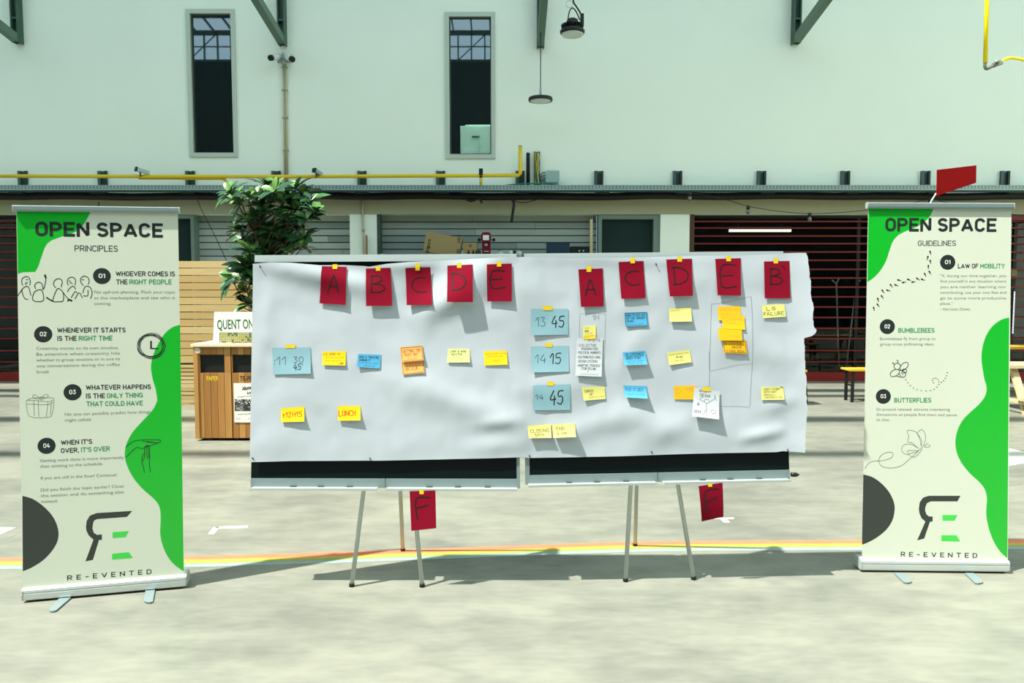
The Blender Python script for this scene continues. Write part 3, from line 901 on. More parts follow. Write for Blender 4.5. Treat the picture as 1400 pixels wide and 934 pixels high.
SY = BY + 0.16
q0, q1 = at(291.5, 470.8, SY), at(352, 426.5, SY)
t = thing('tabletop_sign', 'white sign with big green letters standing on top of the recycling cabinet', 'sign', (q0.x, SY, zt + 0.03))
part('board', lambda m: m.hexa([(q0.x, SY, zt + 0.03), (q1.x, SY, zt + 0.03), (q1.x, SY + 0.012, zt + 0.03), (q0.x, SY + 0.012, zt + 0.03)], [(q0.x + 0.02, SY + 0.0, q1.z), (q1.x, SY + 0.0, q1.z), (q1.x, SY + 0.012, q1.z), (q0.x + 0.02, SY + 0.012, q1.z)]), mat('sign_white', (228, 232, 222), 0.5, var=0.02), t)
lettering('lettering', t, mat('dark_green_print', (44, 96, 72), 0.5), [('QUENT ON', (297, 450.3), (346.5, 449.2), 13.2, 0.018)], SY - 0.001)
def pic(m):
    rnd = random.Random(9)
    a, b = at(300, 469.5, SY - 0.001), at(350, 454.5, SY - 0.001)
    m.quad((a.x, a.y, a.z), (b.x, a.y, a.z), (b.x, a.y, b.z), (a.x, a.y, b.z))
    for j in range(6):
        for i in range(18):
            m.cur = rnd.choice((1, 1, 2, 3))
            x = a.x + 0.01 + (b.x - a.x - 0.02) * i / 18; z = a.z + 0.008 + (b.z - a.z - 0.01) * j / 6
            m.quad((x, a.y - 0.0006, z), (x + 0.018, a.y - 0.0006, z), (x + 0.018, a.y - 0.0006, z + 0.013), (x, a.y - 0.0006, z + 0.013))
part('picture', pic, [mat('picture_olive', (96, 106, 70), 0.6), mat('picture_yellow', (176, 172, 98), 0.6), mat('picture_green', (70, 100, 84), 0.6), mat('picture_pale', (170, 178, 166), 0.6)], t)
tw = thing('paper_scrap', 'small brown twig-like scrap lying on the cabinet in front of the green lettered sign', 'scrap', tuple(b_(330, 470, 0.06)))
part('scrap', lambda m: m.tube(catmull([(b_(x, y, 0.06).x, BY + 0.06 + i * 0.01, zt + 0.034 + 0.012 * (i % 2)) for i, (x, y) in enumerate(((318, 470), (324, 468), (331, 469), (338, 467), (346, 469)))], 4), 0.009, 6), mat('scrap_brown', (120, 100, 76), 0.8), tw)

# ------------------------------------------------------------------ leafy tree in a pot
TRY = 9.35
c0 = at(362, 560, TRY)
t = thing('potted_tree', 'tall potted tree with glossy dark green leaves behind the left board', 'tree', (c0.x, TRY, 0))
part('pot', lambda m: m.lathe((c0.x, TRY, 0), [(0.2, 0.0), (0.26, 0.42), (0.29, 0.42), (0.29, 0.47), (0.25, 0.47), (0.25, 0.43)], 28), mat('grey_pot', (96, 104, 100), 0.7), t)
M_BARK = mat('bark', (84, 78, 60), 0.85, var=0.2, scale=18, bump=0.4)
L_PX = [(317, 264), (331, 279), (352, 270), (357, 283), (376, 262), (405, 258), (416, 266), (425, 275), (350, 295), (362, 293), (379, 296), (403, 287), (418, 290), (338, 303), (358, 309), (375, 317), (396, 304), (420, 300), (334, 328), (354, 331), (372, 332), (394, 322), (414, 328), (382, 329), (412, 340), (338, 366), (325, 373), (330, 381), (343, 362), (344, 416), (341, 390), (388, 342), (392, 270), (364, 255), (345, 445), (352, 342), (400, 345), (430, 290), (322, 272), (340, 270), (366, 272), (386, 276), (412, 274), (345, 318), (366, 320), (386, 310), (330, 318), (408, 316), (342, 345), (372, 345), (318, 384), (345, 376), (338, 400), (346, 430)]
rnd = random.Random(21)
roots = []
for x, y in L_PX:
    p = at(x, y, TRY + rnd.uniform(-0.35, 0.3)); roots.append(p)
def trunk(m):
    top = Vector((c0.x - 0.05, TRY, 2.55))
    m.tube(catmull([(c0.x, TRY, 0.4), (c0.x - 0.03, TRY + 0.02, 1.0), (c0.x - 0.05, TRY, 1.7), (top.x, top.y, top.z)], 6), 0.045, 10, r1=0.014)
    for p in roots:
        zz = max(0.9, min(2.5, p.z - 0.35 - 0.3 * abs(p.x - c0.x)))
        s_ = Vector((c0.x - 0.04, TRY, zz))
        mid = s_.lerp(p, 0.55) + Vector((0, 0, -0.05))
        m.tube(catmull([tuple(s_), tuple(mid), tuple(p)], 4), 0.014, 6, r1=0.006)
part('trunk', trunk, M_BARK, t)
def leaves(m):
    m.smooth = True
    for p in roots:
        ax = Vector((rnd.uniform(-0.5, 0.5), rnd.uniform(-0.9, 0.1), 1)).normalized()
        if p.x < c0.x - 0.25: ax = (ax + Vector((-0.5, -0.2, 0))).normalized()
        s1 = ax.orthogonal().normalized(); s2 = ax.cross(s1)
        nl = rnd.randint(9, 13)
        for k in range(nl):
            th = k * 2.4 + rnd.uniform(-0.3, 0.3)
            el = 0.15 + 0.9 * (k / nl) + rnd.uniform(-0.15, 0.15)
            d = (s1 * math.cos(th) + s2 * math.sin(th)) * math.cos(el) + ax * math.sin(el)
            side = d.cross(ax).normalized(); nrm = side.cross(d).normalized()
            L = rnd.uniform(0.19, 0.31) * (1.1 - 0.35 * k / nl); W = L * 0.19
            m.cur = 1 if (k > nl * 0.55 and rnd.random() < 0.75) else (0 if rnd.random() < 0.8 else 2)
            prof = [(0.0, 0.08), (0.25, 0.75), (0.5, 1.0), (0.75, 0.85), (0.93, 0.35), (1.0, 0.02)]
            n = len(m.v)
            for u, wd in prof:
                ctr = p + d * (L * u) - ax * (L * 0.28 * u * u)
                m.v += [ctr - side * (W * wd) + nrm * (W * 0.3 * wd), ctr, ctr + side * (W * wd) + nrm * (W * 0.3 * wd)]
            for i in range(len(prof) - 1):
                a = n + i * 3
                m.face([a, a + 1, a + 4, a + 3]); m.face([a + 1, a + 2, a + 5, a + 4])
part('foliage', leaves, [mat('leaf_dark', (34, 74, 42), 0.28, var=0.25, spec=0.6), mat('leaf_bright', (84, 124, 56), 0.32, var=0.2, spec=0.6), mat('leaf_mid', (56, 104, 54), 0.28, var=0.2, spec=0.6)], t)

# ------------------------------------------------------------------ high shelf with boxes seen over the boards
HY = 13.12
zs = at(700, 352.5, HY).z
m = MB(); m.box((wx(508), HY - 0.22, zs - 0.035), (wx(812), WY + 0.02, zs)); struct('trim_13', m, M_FRAME_D)
M_CARD = mat('cardboard', (150, 132, 92), 0.85, var=0.05)
M_CARD_D = mat('cardboard_print', (52, 46, 34), 0.8)
P = [at(583, 316.5, HY), at(632, 325.3, HY)]
dx = (P[1] - P[0]).normalized(); dz = Vector((dx.z, 0, -dx.x)); 
H_ = (P[1].z - zs - 0.003) / -dz.z
A = [P[0] + dz * H_, P[1] + dz * H_, P[1], P[0]]
BD = Vector((0, 0.26, 0))
t = thing('cardboard_carton', 'large brown cardboard carton standing tilted on the high shelf', 'box', tuple(A[1]))
part('carton', lambda m: m.hexa([p + BD for p in A], A), M_CARD, t)
def cprint(m):
    ex, ez = dx, dz
    for s, u, v, L, h in (('JUICE', 0.055, 0.30, 0.16, 0.045), ('COFFEE', 0.055, 0.47, 0.2, 0.05), ('JUICE', 0.56, 0.13, 0.14, 0.05), ('BAR', 0.58, 0.36, 0.12, 0.05)):
        o_ = P[0] + ex * (u + h) + ez * min(v - 0.1, H_ - 0.01 - 0) + Vector((0, -0.002, 0))
        put_text(m, s, o_ + ez * L * 0.5, o_ - ez * L * 0.5, -ex, h, Vector((0, 0, 0)), 0.02)
part('print', cprint, M_CARD_D, t)
a, b = at(633.5, 352.5, HY + 0.02), at(652, 331.8, HY + 0.02)
t = thing('bottle_carton', 'small cardboard carton printed with two dark bottles beside the red machine', 'box', ((a.x + b.x) / 2, HY + 0.1, zs))
part('carton', lambda m: m.box((a.x, HY + 0.02, zs), (b.x, HY + 0.2, b.z)), M_CARD, t)
def bp(m):
    for x in (640.5, 647):
        for (x0, y0, x1, y1) in ((-1.6, 349.5, 1.6, 344.5), (-0.7, 344.5, 0.7, 341.5)):
            p, q = at(x + x0, y0, HY + 0.019), at(x + x1, y1, HY + 0.019); m.quad((p.x, HY + 0.019, p.z), (q.x, HY + 0.019, p.z), (q.x, HY + 0.019, q.z), (p.x, HY + 0.019, q.z))
    m.cur = 1
    p, q = at(640.8, 338.8, HY + 0.019), at(645.5, 333, HY + 0.019); m.lathe(((p.x + q.x) / 2, HY + 0.0195, (p.z + q.z) / 2), [(0.03, -0.001), (0.03, 0)], 14, 'Y')
part('print', bp, [M_BLACK, mat('carton_emblem', (120, 96, 50), 0.7)], t)
RY = HY - 0.02
t = thing('coffee_machine', 'dark red upright machine with a white display on the high shelf', 'coffee machine', tuple(at(664, 352, RY)))
M_RED_M = mat('machine_red', (112, 20, 32), 0.35)
def rb(x0, y0, x1, y1, d0, d1):
    a, b = at(x0, y1, RY), at(x1, y0, RY)
    return (a.x, RY + d0, a.z), (b.x, RY + d1, b.z)
def mach(m):
    m.bevel_box(*rb(658, 318.5, 671, 330.5, 0, 0.22), 0.02); lo, hi = rb(659, 330.5, 670.5, 352, 0.05, 0.2); m.box((lo[0], lo[1], zs), hi); m.box(*rb(660, 317.3, 669, 318.5, 0.03, 0.2))
part('body', mach, M_RED_M, t)
part('display', lambda m: m.box(*rb(660.3, 321.5, 668.6, 328.5, -0.006, 0)), mat('display_white', (214, 222, 220), 0.4), t)
part('spout', lambda m: (m.box(*rb(662.5, 333, 666.5, 336, 0.01, 0.05)), m.box(*rb(661.5, 343, 668.5, 344.5, 0.0, 0.05))), M_GALV, t)
for x in (655, 675):
    c = at(x, 328, RY + 0.06)
    part('knob', lambda m: (m.lathe(c, [(0.02, -0.03), (0.03, -0.02), (0.03, 0.02)], 12, 'Y'), m.bar(c, at(664.5, 328, RY + 0.1), 0.015, 0.015)), M_BLACK, t)
a = at(654, 345, HY - 0.05)
one('kettle', lambda m: m.lathe((a.x, HY - 0.08, zs), [(0.05, 0), (0.055, 0.05), (0.05, 0.11), (0.02, 0.13)], 16), M_BLACK, 'small black pot at the foot of the red machine, left side', 'pot')
a = at(684.5, 352, HY)
one('glass_jar', lambda m: m.lathe((a.x, HY, zs), [(0.09, 0), (0.1, 0.03), (0.09, 0.08), (0.04, 0.1), (0.04, 0.13), (0.05, 0.135)], 20), mat('jar_glass', (150, 170, 166), 0.1, spec=0.8, var=0.1), 'squat pale glass jar on the shelf right of the red machine', 'jar')
for x, hh, rr, lab, mm in ((698.5, 0.12, 0.03, 'white cup, left one beside the glass jar on the shelf', 'w'), (703.5, 0.13, 0.026, 'dark tin between two white cups on the shelf', 'd'), (710, 0.11, 0.042, 'wide white cup at the end of the row on the shelf', 'w')):
    a = at(x, 352, HY)
    one('cup' if mm == 'w' else 'tin', lambda m: m.lathe((a.x, HY, zs), [(rr * 0.85, 0), (rr, hh * 0.6), (rr, hh), (rr * 0.85, hh)], 18), mat('cup_white', (200, 210, 206), 0.4) if mm == 'w' else M_BLACK, lab, 'cup' if mm == 'w' else 'tin')
def shelf_box(x0, y0, x1, name, lab, mm, extra=None):
    a, b = at(x0, 352, HY), at(x1, y0, HY)
    t = thing(name, lab, 'box', ((a.x + b.x) / 2, HY + 0.1, zs))
    part('body', lambda m: m.bevel_box((a.x, HY, zs), (b.x, HY + 0.24, b.z - 0.012), 0.01), mm, t)
    part('lid', lambda m: m.box((a.x - 0.004, HY - 0.006, b.z - 0.012), (b.x + 0.004, HY + 0.25, b.z)), mm, t)
    if extra: part('knob', extra, mat('display_white', (214, 222, 220), 0.4), t)
shelf_box(747.5, 331.8, 779, 'storage_box', 'dark blue storage box on the right part of the high shelf', mat('navy_plastic', (28, 50, 66), 0.5))
def dots(m):
    for x in (792, 797.5):
        c = at(x, 343, HY); m.lathe((c.x, HY - 0.001, c.z), [(0.012, -0.012), (0.012, 0)], 10, 'Y')
shelf_box(780.5, 337, 806.5, 'amplifier_box', 'black box with two small pale knobs right of the blue box', M_BLACK, dots)
a, b = at(520, 351, HY), at(537, 346.8, HY)
one('carton_flap', lambda m: m.hexa([(a.x, HY, zs), (b.x + 0.03, HY, zs), (b.x + 0.03, HY + 0.2, zs), (a.x, HY + 0.2, zs)], [(a.x, HY, b.z), (a.x + 0.06, HY, b.z - 0.005), (a.x + 0.06, HY + 0.2, b.z - 0.005), (a.x, HY + 0.2, b.z)]), mat('pale_card', (190, 174, 132), 0.8), 'corner of a pale wedge-shaped carton at the left end of the high shelf', 'box')

# ------------------------------------------------------------------ furniture by the shopfront
M_BENCH = mat('yellow_bench_top', (196, 152, 44), 0.5, var=0.08, scale=5, stretch=(0.6, 6, 1))
def bench(px0, px1, ytop, Y, depth, legs, label, name='bench', cat='bench'):
    a, b = at(px0, ytop, Y), at(px1, ytop, Y)
    t = thing(name, label, cat, ((a.x + b.x) / 2, Y + depth / 2, 0))
    part('seat' if name == 'bench' else 'tabletop', lambda m: m.bevel_box((a.x, Y, a.z - 0.03), (b.x, Y + depth, a.z), 0.006), M_BENCH, t)
    for px, lean in legs:
        x = at(px, ytop, Y).x
        for dy in (0.03, depth - 0.06):
            part('leg', lambda m: m.bar((x, Y + dy, a.z - 0.03), (x + lean, Y + dy, 0), 0.04, 0.03, (0, 1, 0)), M_BLACK, t)
        part('brace', lambda m: m.bar((x + lean * 0.5, Y + 0.05, a.z * 0.5), (x + lean * 0.5, Y + depth - 0.05, a.z * 0.5), 0.02, 0.02), M_BLACK, t)
    return t
bench(1161.5, 1330, 505, 10.9, 0.3, ((1167.5, 0.0), (1318, 0.0)), 'yellow topped bench with black legs partly behind the right banner', 'bench')
bench(960, 1104, 506, 10.6, 0.3, ((1101, 0.04), (975, -0.04)), 'bench whose single black leg shows beside the right end of the paper', 'bench')
bench(1340, 1520, 475, 11.4, 0.6, ((1360, 0.0), (1500, 0.0)), 'yellow table top at the right edge behind the right banner', 'beer_table', 'table')
PYY = 10.0
t = thing('picnic_table', 'pale wooden picnic table at the right edge behind the right banner', 'table', tuple(Vector((at(1400, 540, PYY).x, PYY, 0))))
M_PALE = mat('pale_timber', (190, 172, 132), 0.7, var=0.12, scale=6, stretch=(0.5, 5, 5))
xa, xb = at(1381, 500, PYY).x, at(1500, 500, PYY).x
z1, z2 = at(1390, 500, PYY).z, at(1390, 520, PYY).z
part('tabletop', lambda m: [m.box((xa, PYY + 0.12 * k, z1 - 0.04), (xb, PYY + 0.12 * k + 0.11, z1)) for k in range(5)], M_PALE, t)
part('seat', lambda m: [m.box((xa, PYY - 0.4 + 0.12 * k, z2 - 0.25), (xb, PYY - 0.4 + 0.12 * k + 0.11, z2 - 0.21)) for k in range(2)], M_PALE, t)
part('rail', lambda m: m.box((xa + 0.02, PYY - 0.28, z2 - 0.29), (xa + 0.06, PYY + 0.56, z2 - 0.25)), M_PALE, t)
for x in (xa + 0.12, xb - 0.2):
    part('leg', lambda m: m.bar((x, PYY + 0.12, z1 - 0.04), (x, PYY - 0.2, 0), 0.09, 0.05), M_PALE, t)
    part('leg', lambda m: m.bar((x, PYY + 0.44, z1 - 0.04), (x, PYY + 0.7, 0), 0.09, 0.05), M_PALE, t)
# inside the shop
IY = 17.0
def tube_light(x0, x1, y, lab):
    a, b = at(x0, y, IY), at(x1, y, IY)
    t = thing('tube_light', lab, 'ceiling light', ((a.x + b.x) / 2, IY, a.z), 'tube lights inside the shops')
    part('housing', lambda m: m.box((a.x, IY - 0.05, a.z + 0.02), (b.x, IY + 0.05, a.z + 0.08)), M_GALV, t)
    part('diffuser', lambda m: m.box((a.x, IY - 0.04, a.z - 0.035), (b.x, IY + 0.04, a.z + 0.02)), mat('lit_tube', (255, 246, 228), 0.5, emit=2.2), t)
    part('hanger', lambda m: (m.tube([(a.x + 0.2, IY, a.z + 0.07), (a.x + 0.2, IY, 3.2)], 0.006, 6), m.tube([(b.x - 0.2, IY, a.z + 0.07), (b.x - 0.2, IY, 3.2)], 0.006, 6)), M_GALV, t)
tube_light(997, 1081, 315, 'lit white tube light inside the red barred shopfront, right of the boards')
tube_light(-40, 26, 318.5, 'lit white tube light behind the left banner at the left edge')
for xt, xb_, lab, fork in ((1143.5, 1147.5, 'thin pale metal stand with a forked top inside the red barred shop', True), (1170.5, 1155.5, 'slanted thin pale stand inside the red barred shop', False)):
    Y = WY + 0.5
    top, bot = at(xt, 388, Y), Vector((at(xb_, 512, Y).x, Y, 0.02))
    t = thing('lamp_stand', lab, 'stand', (bot.x, Y, 0))
    part('pole', lambda m: m.tube([top, bot], 0.013, 10), mat('pale_metal', (240, 244, 244), 0.3, 0.1), t)
    part('base', lambda m: m.lathe((bot.x, Y, 0), [(0.07, 0), (0.07, 0.015), (0.015, 0.025)], 20), mat('pale_metal', (240, 244, 244), 0.3, 0.1), t)
    part('arm', lambda m: (m.tube([top, at(xt + (6 if not fork else -6), 383, Y)], 0.011, 8), m.tube([top, at(xt + (0 if not fork else 4), 380, Y)], 0.011, 8)), mat('pale_metal', (240, 244, 244), 0.3, 0.1), t)
for x0, x1, y0, hh, lab, col in ((1098, 1119, 494, 0.36, 'pale crate standing low inside the red barred shop beside the paper edge', (88, 92, 70)), (1122, 1140, 500, 0.28, 'dark grey crate inside the red barred shop left of the thin pale stands', (70, 80, 80))):
    Y = WY + 1.3
    a, b = at(x0, y0, Y), at(x1, y0, Y)
    t = thing('storage_crate', lab, 'crate', ((a.x + b.x) / 2, Y + 0.2, 0))
    def cr(m):
        m.box((a.x, Y, 0), (b.x, Y + 0.3, 0.02))
        for k in range(3):
            z = 0.04 + k * hh * 0.33
            m.box((a.x, Y, z), (b.x, Y + 0.015, z + hh * 0.26)); m.box((a.x, Y + 0.285, z), (b.x, Y + 0.3, z + hh * 0.26)); m.box((a.x, Y + 0.015, z), (a.x + 0.015, Y + 0.285, z + hh * 0.26)); m.box((b.x - 0.015, Y + 0.015, z), (b.x, Y + 0.285, z + hh * 0.26))
    part('slats', cr, mat('crate_%d' % x0, col, 0.7), t)
    part('corner_posts', lambda m: [m.box((x, y, 0.02), (x + 0.02, y + 0.02, 0.04 + hh)) for x in (a.x + 0.016, b.x - 0.036) for y in (Y + 0.016, Y + 0.264)], mat('crate_%d' % x0, col, 0.7), t)
Y = WY - 0.06
a, b = at(1384.5, 456, Y), at(1384.5, 398, Y)
t = thing('led_strip', 'vertical strip of small white lights at the right edge beside the right banner', 'light', tuple(a))
part('strip', lambda m: m.box((a.x - 0.02, Y, a.z), (a.x + 0.02, Y + 0.02, b.z)), M_BLACK, t)
part('lights', lambda m: [m.box((a.x - 0.012, Y - 0.004, a.z + (b.z - a.z) * k / 24 + 0.004), (a.x + 0.012, Y, a.z + (b.z - a.z) * k / 24 + 0.02)) for k in range(24)], mat('led_white', (240, 246, 255), 0.4, emit=1.2), t)
part('stand', lambda m: m.box((a.x - 0.015, Y + 0.02, 0), (a.x + 0.015, Y + 0.04, b.z)), M_BLACK, t)
a, b = at(1383, 378, WY - 0.05), at(1391, 369, WY - 0.05)
one('wall_plate', lambda m: m.bevel_box((a.x, WY - 0.05, a.z), (b.x, WY + 0.12, b.z), 0.02), mat('brown_plate', (112, 96, 64), 0.6), 'small brown plate at the right edge above the vertical light strip', 'plate')

# red flag standing behind the right banner
RF = 5.7
t = thing('red_flag', 'plain red flag rising above the top of the right roll-up banner', 'flag', (at(1255, 500, RF).x, RF, 0))
f0, f1, f2, f3 = at(1281, 232.3, RF), at(1335, 226, RF + 0.25), at(1334.6, 250, RF + 0.25), at(1280.3, 268, RF)
part('cloth', lambda m: m.hexa([f0, f1, f2, f3], [p + Vector((0, 0.004, 0)) for p in (f0, f1, f2, f3)]), mat('flag_red', (158, 14, 18), 0.8, var=0.06, spec=0.05), t)
base = Vector((at(1255, 500, RF).x, RF + 0.012, 0))
tip = at(1281, 264, RF) + Vector((0, 0.012, 0))
part('pole', lambda m: m.tube([base, at(1270, 282, RF) + Vector((0, 0.012, 0)), tip], 0.005, 8), mat('white_pole', (214, 218, 210), 0.5), t)
part('foot', lambda m: m.lathe((base.x, base.y, 0), [(0.14, 0), (0.14, 0.012), (0.03, 0.03)], 20), M_BLACK, t)
# ------------------------------------------------------------------ the two boards
TILT = 0.015
def board_y(X, Z):
    return 4.03 + 0.045 * max(0.0, X - 0.04) + TILT * (Z - 0.55)

def on_board(x, y, fwd=0.0):
    Y = 4.05
    for _ in range(6):
        p = at(x, y, Y)
        Y = board_y(p.x, p.z) - fwd
    return at(x, y, Y)

def slab(m, px, d0, d1):
    # polygon given in board coordinates (picked points on the board face), d0/d1 = distance in front of the face
    P = [on_board(*q) for q in px]
    m.hexa([p + Vector((0, -d0, 0)) for p in P], [p + Vector((0, -d1, 0)) for p in P])

def make_board(name_lab, q, seam, trays, legs, apex, sides):
    (xl, yt), (xr, yt2), (xr2, yb2), (xl2, yb) = q
    def top(x): return yt + (yt2 - yt) * (x - xl) / (xr - xl)
    def bot(x): return yb + (yb2 - yb) * (x - xl2) / (xr2 - xl2)
    o0 = on_board((xl + xr) / 2, 700)
    t = thing('pinboard', name_lab, 'board', (o0.x, o0.y + 0.1, 0), 'folding black boards on tripods')
    for a, b, al, bl_ in ((xl, seam, xl2, seam), (seam, xr, seam, xr2)):
        pan = part('panel', lambda m: slab(m, [(al, bot(al) - 11), (bl_ - 0.15, bot(bl_) - 11), (b - 0.15, top(b) + 8), (a, top(a) + 8)], -0.02, -0.002), M_BOARD, t)
    part('top_rail', lambda m: slab(m, [(xl, top(xl) + 9.5), (xr, top(xr) + 9.5), (xr, top(xr)), (xl, top(xl))], -0.028, 0.004), M_RAIL_TOP, t)
    for a, b, al, bl_ in ((xl, seam - 0.4, xl2, seam - 0.4), (seam + 0.4, xr, seam + 0.4, xr2)):
        part('bottom_rail', lambda m: slab(m, [(al, bot(al)), (bl_, bot(bl_)), (bl_, bot(bl_) - 12.5), (al, bot(al) - 12.5)], -0.028, 0.004), M_ALU_LT, t)
    for (a, b) in [(((xl, xl2), (xl + 6, xl2 + 6)), ((xr - 4.5, xr2 - 4.5), (xr, xr2)))[k] for k in sides]:
        part('side_rail', lambda m: slab(m, [(a[1], bot(a[1]) - 12.5), (b[1], bot(b[1]) - 12.5), (b[0], top(b[0]) + 9.5), (a[0], top(a[0]) + 9.5)], -0.028, 0.003), M_ALU_LT, t)
    for x0, x1 in trays:
        def tray_(m):
            slab(m, [(x0, bot(x0) + 0.5), (x1, bot(x1) + 0.5), (x1, bot(x1) - 1.2), (x0, bot(x0) - 1.2)], 0.0042, 0.055)
            slab(m, [(x0, bot(x0) + 0.5), (x1, bot(x1) + 0.5), (x1, bot(x1) - 2.6), (x0, bot(x0) - 2.6)], 0.055, 0.06)
        tr = part('pen_tray', tray_, mat('tray_white', (176, 186, 186), 0.4, 0.3), t)
        for f_ in (0.3, 0.52, 0.75):
            xx = x0 + (x1 - x0) * f_
            part('tray_clip', lambda m: slab(m, [(xx, bot(xx) - 1.4), (xx + 8, bot(xx) - 1.4), (xx + 8, bot(xx) - 3.0), (xx, bot(xx) - 3.0)], 0.0042, 0.012), M_GALV_D, tr)
    ap = on_board(apex[0], apex[1]) + Vector((0, 0.13, 0))
    for fx, fy in legs:
        ft = floor_at(fx, fy)
        l = part('leg', lambda m: m.tube([ft + Vector((0, 0, 0.01)), ft.lerp(ap, 0.6), ap], 0.0125, 12), M_LEG, t)
        part('rubber_foot', lambda m: m.lathe(ft, [(0.014, 0), (0.0155, 0.004), (0.015, 0.016), (0.0132, 0.02)], 14), M_BLACK, l)
    part('tripod_head', lambda m: (m.lathe(ap - Vector((0, 0, 0.05)), [(0.03, 0), (0.04, 0.02), (0.04, 0.06), (0.02, 0.07)], 16), m.box((ap.x - 0.03, ap.y - 0.11, ap.z - 0.04), (ap.x + 0.03, ap.y - 0.02, ap.z + 0.01))), M_GALV_D, t)
    return t
make_board('left folding black board on a three-legged stand under the white paper', ((348.5, 349), (706.5, 347), (711, 667.5), (343, 666.5)), 527, ((346, 517), (530, 707)), ((481, 802), (577.2, 802.5), (550.8, 753.5)), (529, 372), (1,))
make_board('right folding black board on a three-legged stand under the white paper', ((716.5, 346.8), (1070.5, 343.6), (1079.5, 655), (718, 662.5)), 899, ((722, 895), (905, 1076)), ((855.2, 795), (948.2, 792.5), (868.3, 746.5)), (884, 372), (0,))
kn = on_board(1083, 650) + Vector((0, 0.015, 0))
part('side_knob', lambda m: (m.tube([kn, kn + Vector((0.03, 0, 0))], 0.012, 10, True, 0.012), m.tube([kn + Vector((0.03, 0, 0)), kn + Vector((0.045, 0, 0))], 0.012, 10, True, 0.004)), M_BLACK, bpy.data.objects['pinboard.001'])

# ------------------------------------------------------------------ the big sheet of paper
def seg_dist(px, py, a, b):
    ax, ay = a; bx, by = b
    dx, dy = bx - ax, by - ay
    t_ = max(0.0, min(1.0, ((px - ax) * dx + (py - ay) * dy) / (dx * dx + dy * dy)))
    return math.hypot(px - ax - t_ * dx, py - ay - t_ * dy), t_

RIDGES = [  # start, end, height in m (towards the viewer), width in px
    ((352, 356), (530, 398), 0.018, 15), ((352, 350), (640, 366), 0.006, 9), ((520, 372), (600, 352), 0.007, 14),
    ((690, 345), (560, 450), 0.02, 22), ((620, 352), (520, 470), -0.006, 22), ((545, 520), (740, 590), 0.014, 22), ((560, 430), (700, 385), 0.006, 16),
    ((655, 580), (720, 572), 0.008, 10), ((640, 610), (730, 604), 0.006, 12), ((715, 470), (760, 610), -0.008, 20), ((700, 360), (745, 440), 0.008, 22),
    ((720, 352), (1000, 358), 0.004, 10), ((830, 560), (1000, 610), 0.008, 20), ((1010, 600), (1078, 585), 0.009, 9), ((1040, 560), (1098, 540), 0.006, 12),
    ((960, 500), (1060, 420), 0.005, 20), ((840, 430), (930, 380), 0.004, 18), ((700, 540), (840, 520), 0.006, 24), ((380, 420), (470, 600), 0.004, 40),
    ((345, 630), (420, 560), 0.006, 22), ((740, 600), (900, 560), 0.007, 16), ((470, 345), (450, 420), -0.003, 20), ((860, 615), (960, 560), 0.006, 18),
    ((900, 430), (830, 520), 0.004, 16), ((1000, 460), (1090, 500), 0.005, 20), ((350, 520), (380, 360), 0.004, 14),
]
from mathutils import noise as mnoise
def wave(px, py):
    w_ = 0.0
    for a, b, h, s in RIDGES:
        d, t_ = seg_dist(px, py, a, b)
        if d < 3 * s:
            w_ += h * math.exp(-(d / s) ** 2) * math.sin(math.pi * min(1, 0.12 + 0.88 * t_)) 
    w_ += 0.0035 * mnoise.noise(Vector((px / 60.0, py / 45.0, 3.3)))
    w_ += 0.0012 * mnoise.noise(Vector((px / 18.0, py / 22.0, 7.7)))
    return w_
PAPER_OFF = 0.016
TOP = [(347.5, 361), (372, 359), (400, 359.6), (440, 363), (470, 362.5), (500, 364), (505, 365), (530, 361), (560, 358.5), (600, 356.5), (660, 353.5), (712, 351.5), (780, 353), (860, 352.5), (950, 350), (1040, 348.5), (1066, 346.5), (1088, 346), (1100, 346)]
BOT = [(343, 631), (400, 629.5), (520, 629), (600, 627.5), (680, 625.5), (712, 624.5), (725, 625.5), (850, 623), (950, 619.5), (1060, 617.5), (1068, 616), (1098, 617.5)]
def lerp_line(L, t_):
    x = L[0][0] + (L[-1][0] - L[0][0]) * t_
    for (x0, y0), (x1, y1) in zip(L, L[1:]):
        if x <= x1 + 1e-6:
            return x, y0 + (y1 - y0) * (x - x0) / (x1 - x0)
    return L[-1]
REDGE = [(0, 0), (0.03, 1.5), (0.1, 4), (0.16, 6.5), (0.2, 6), (0.27, 9.5), (0.33, 9), (0.372, 10), (0.385, 14), (0.402, 13), (0.418, 7), (0.426, -2), (0.6, 0), (0.63, 1), (0.72, 1.5), (0.78, 3.5), (0.82, 2.5), (0.9, 1), (1.0, 0)]
def redge(v):
    for (a, b), (c, d) in zip(REDGE, REDGE[1:]):
        if v <= c + 1e-9: return b + (d - b) * (v - a) / (c - a) + 1.1 * mnoise.noise(Vector((v * 60, 0.5, 2.0)))
    return 0
def paper_px(u, v):
    tx_, ty_ = lerp_line(TOP, u); bx_, by_ = lerp_line(BOT, u)
    k = max(0.0, (u - 0.965) / 0.035)
    x = tx_ + (bx_ - tx_) * v + redge(v) * k
    return x, ty_ + (by_ - ty_) * v
def paper_pt(px, py, extra=0.0):
    # point of the paper's front surface seen at that spot of the board
    w_ = wave(px, py) + PAPER_OFF
    if px > 1072: w_ += 0.012 * ((px - 1072) / 30.0) ** 1.5
    p = on_board(px, py)
    return p + Vector((0, -(w_ + extra), 0))
o0 = on_board(720, 620)
paper = thing('paper_sheet', 'huge creased sheet of white paper pinned across both boards', 'paper', (o0.x, o0.y, o0.z))
pm = MB(); pm.thin(lambda u, v: paper_pt(*paper_px(u, v)), 230, 96, 0.0006)
po = build('sheet', pm, M_PAPER, paper)
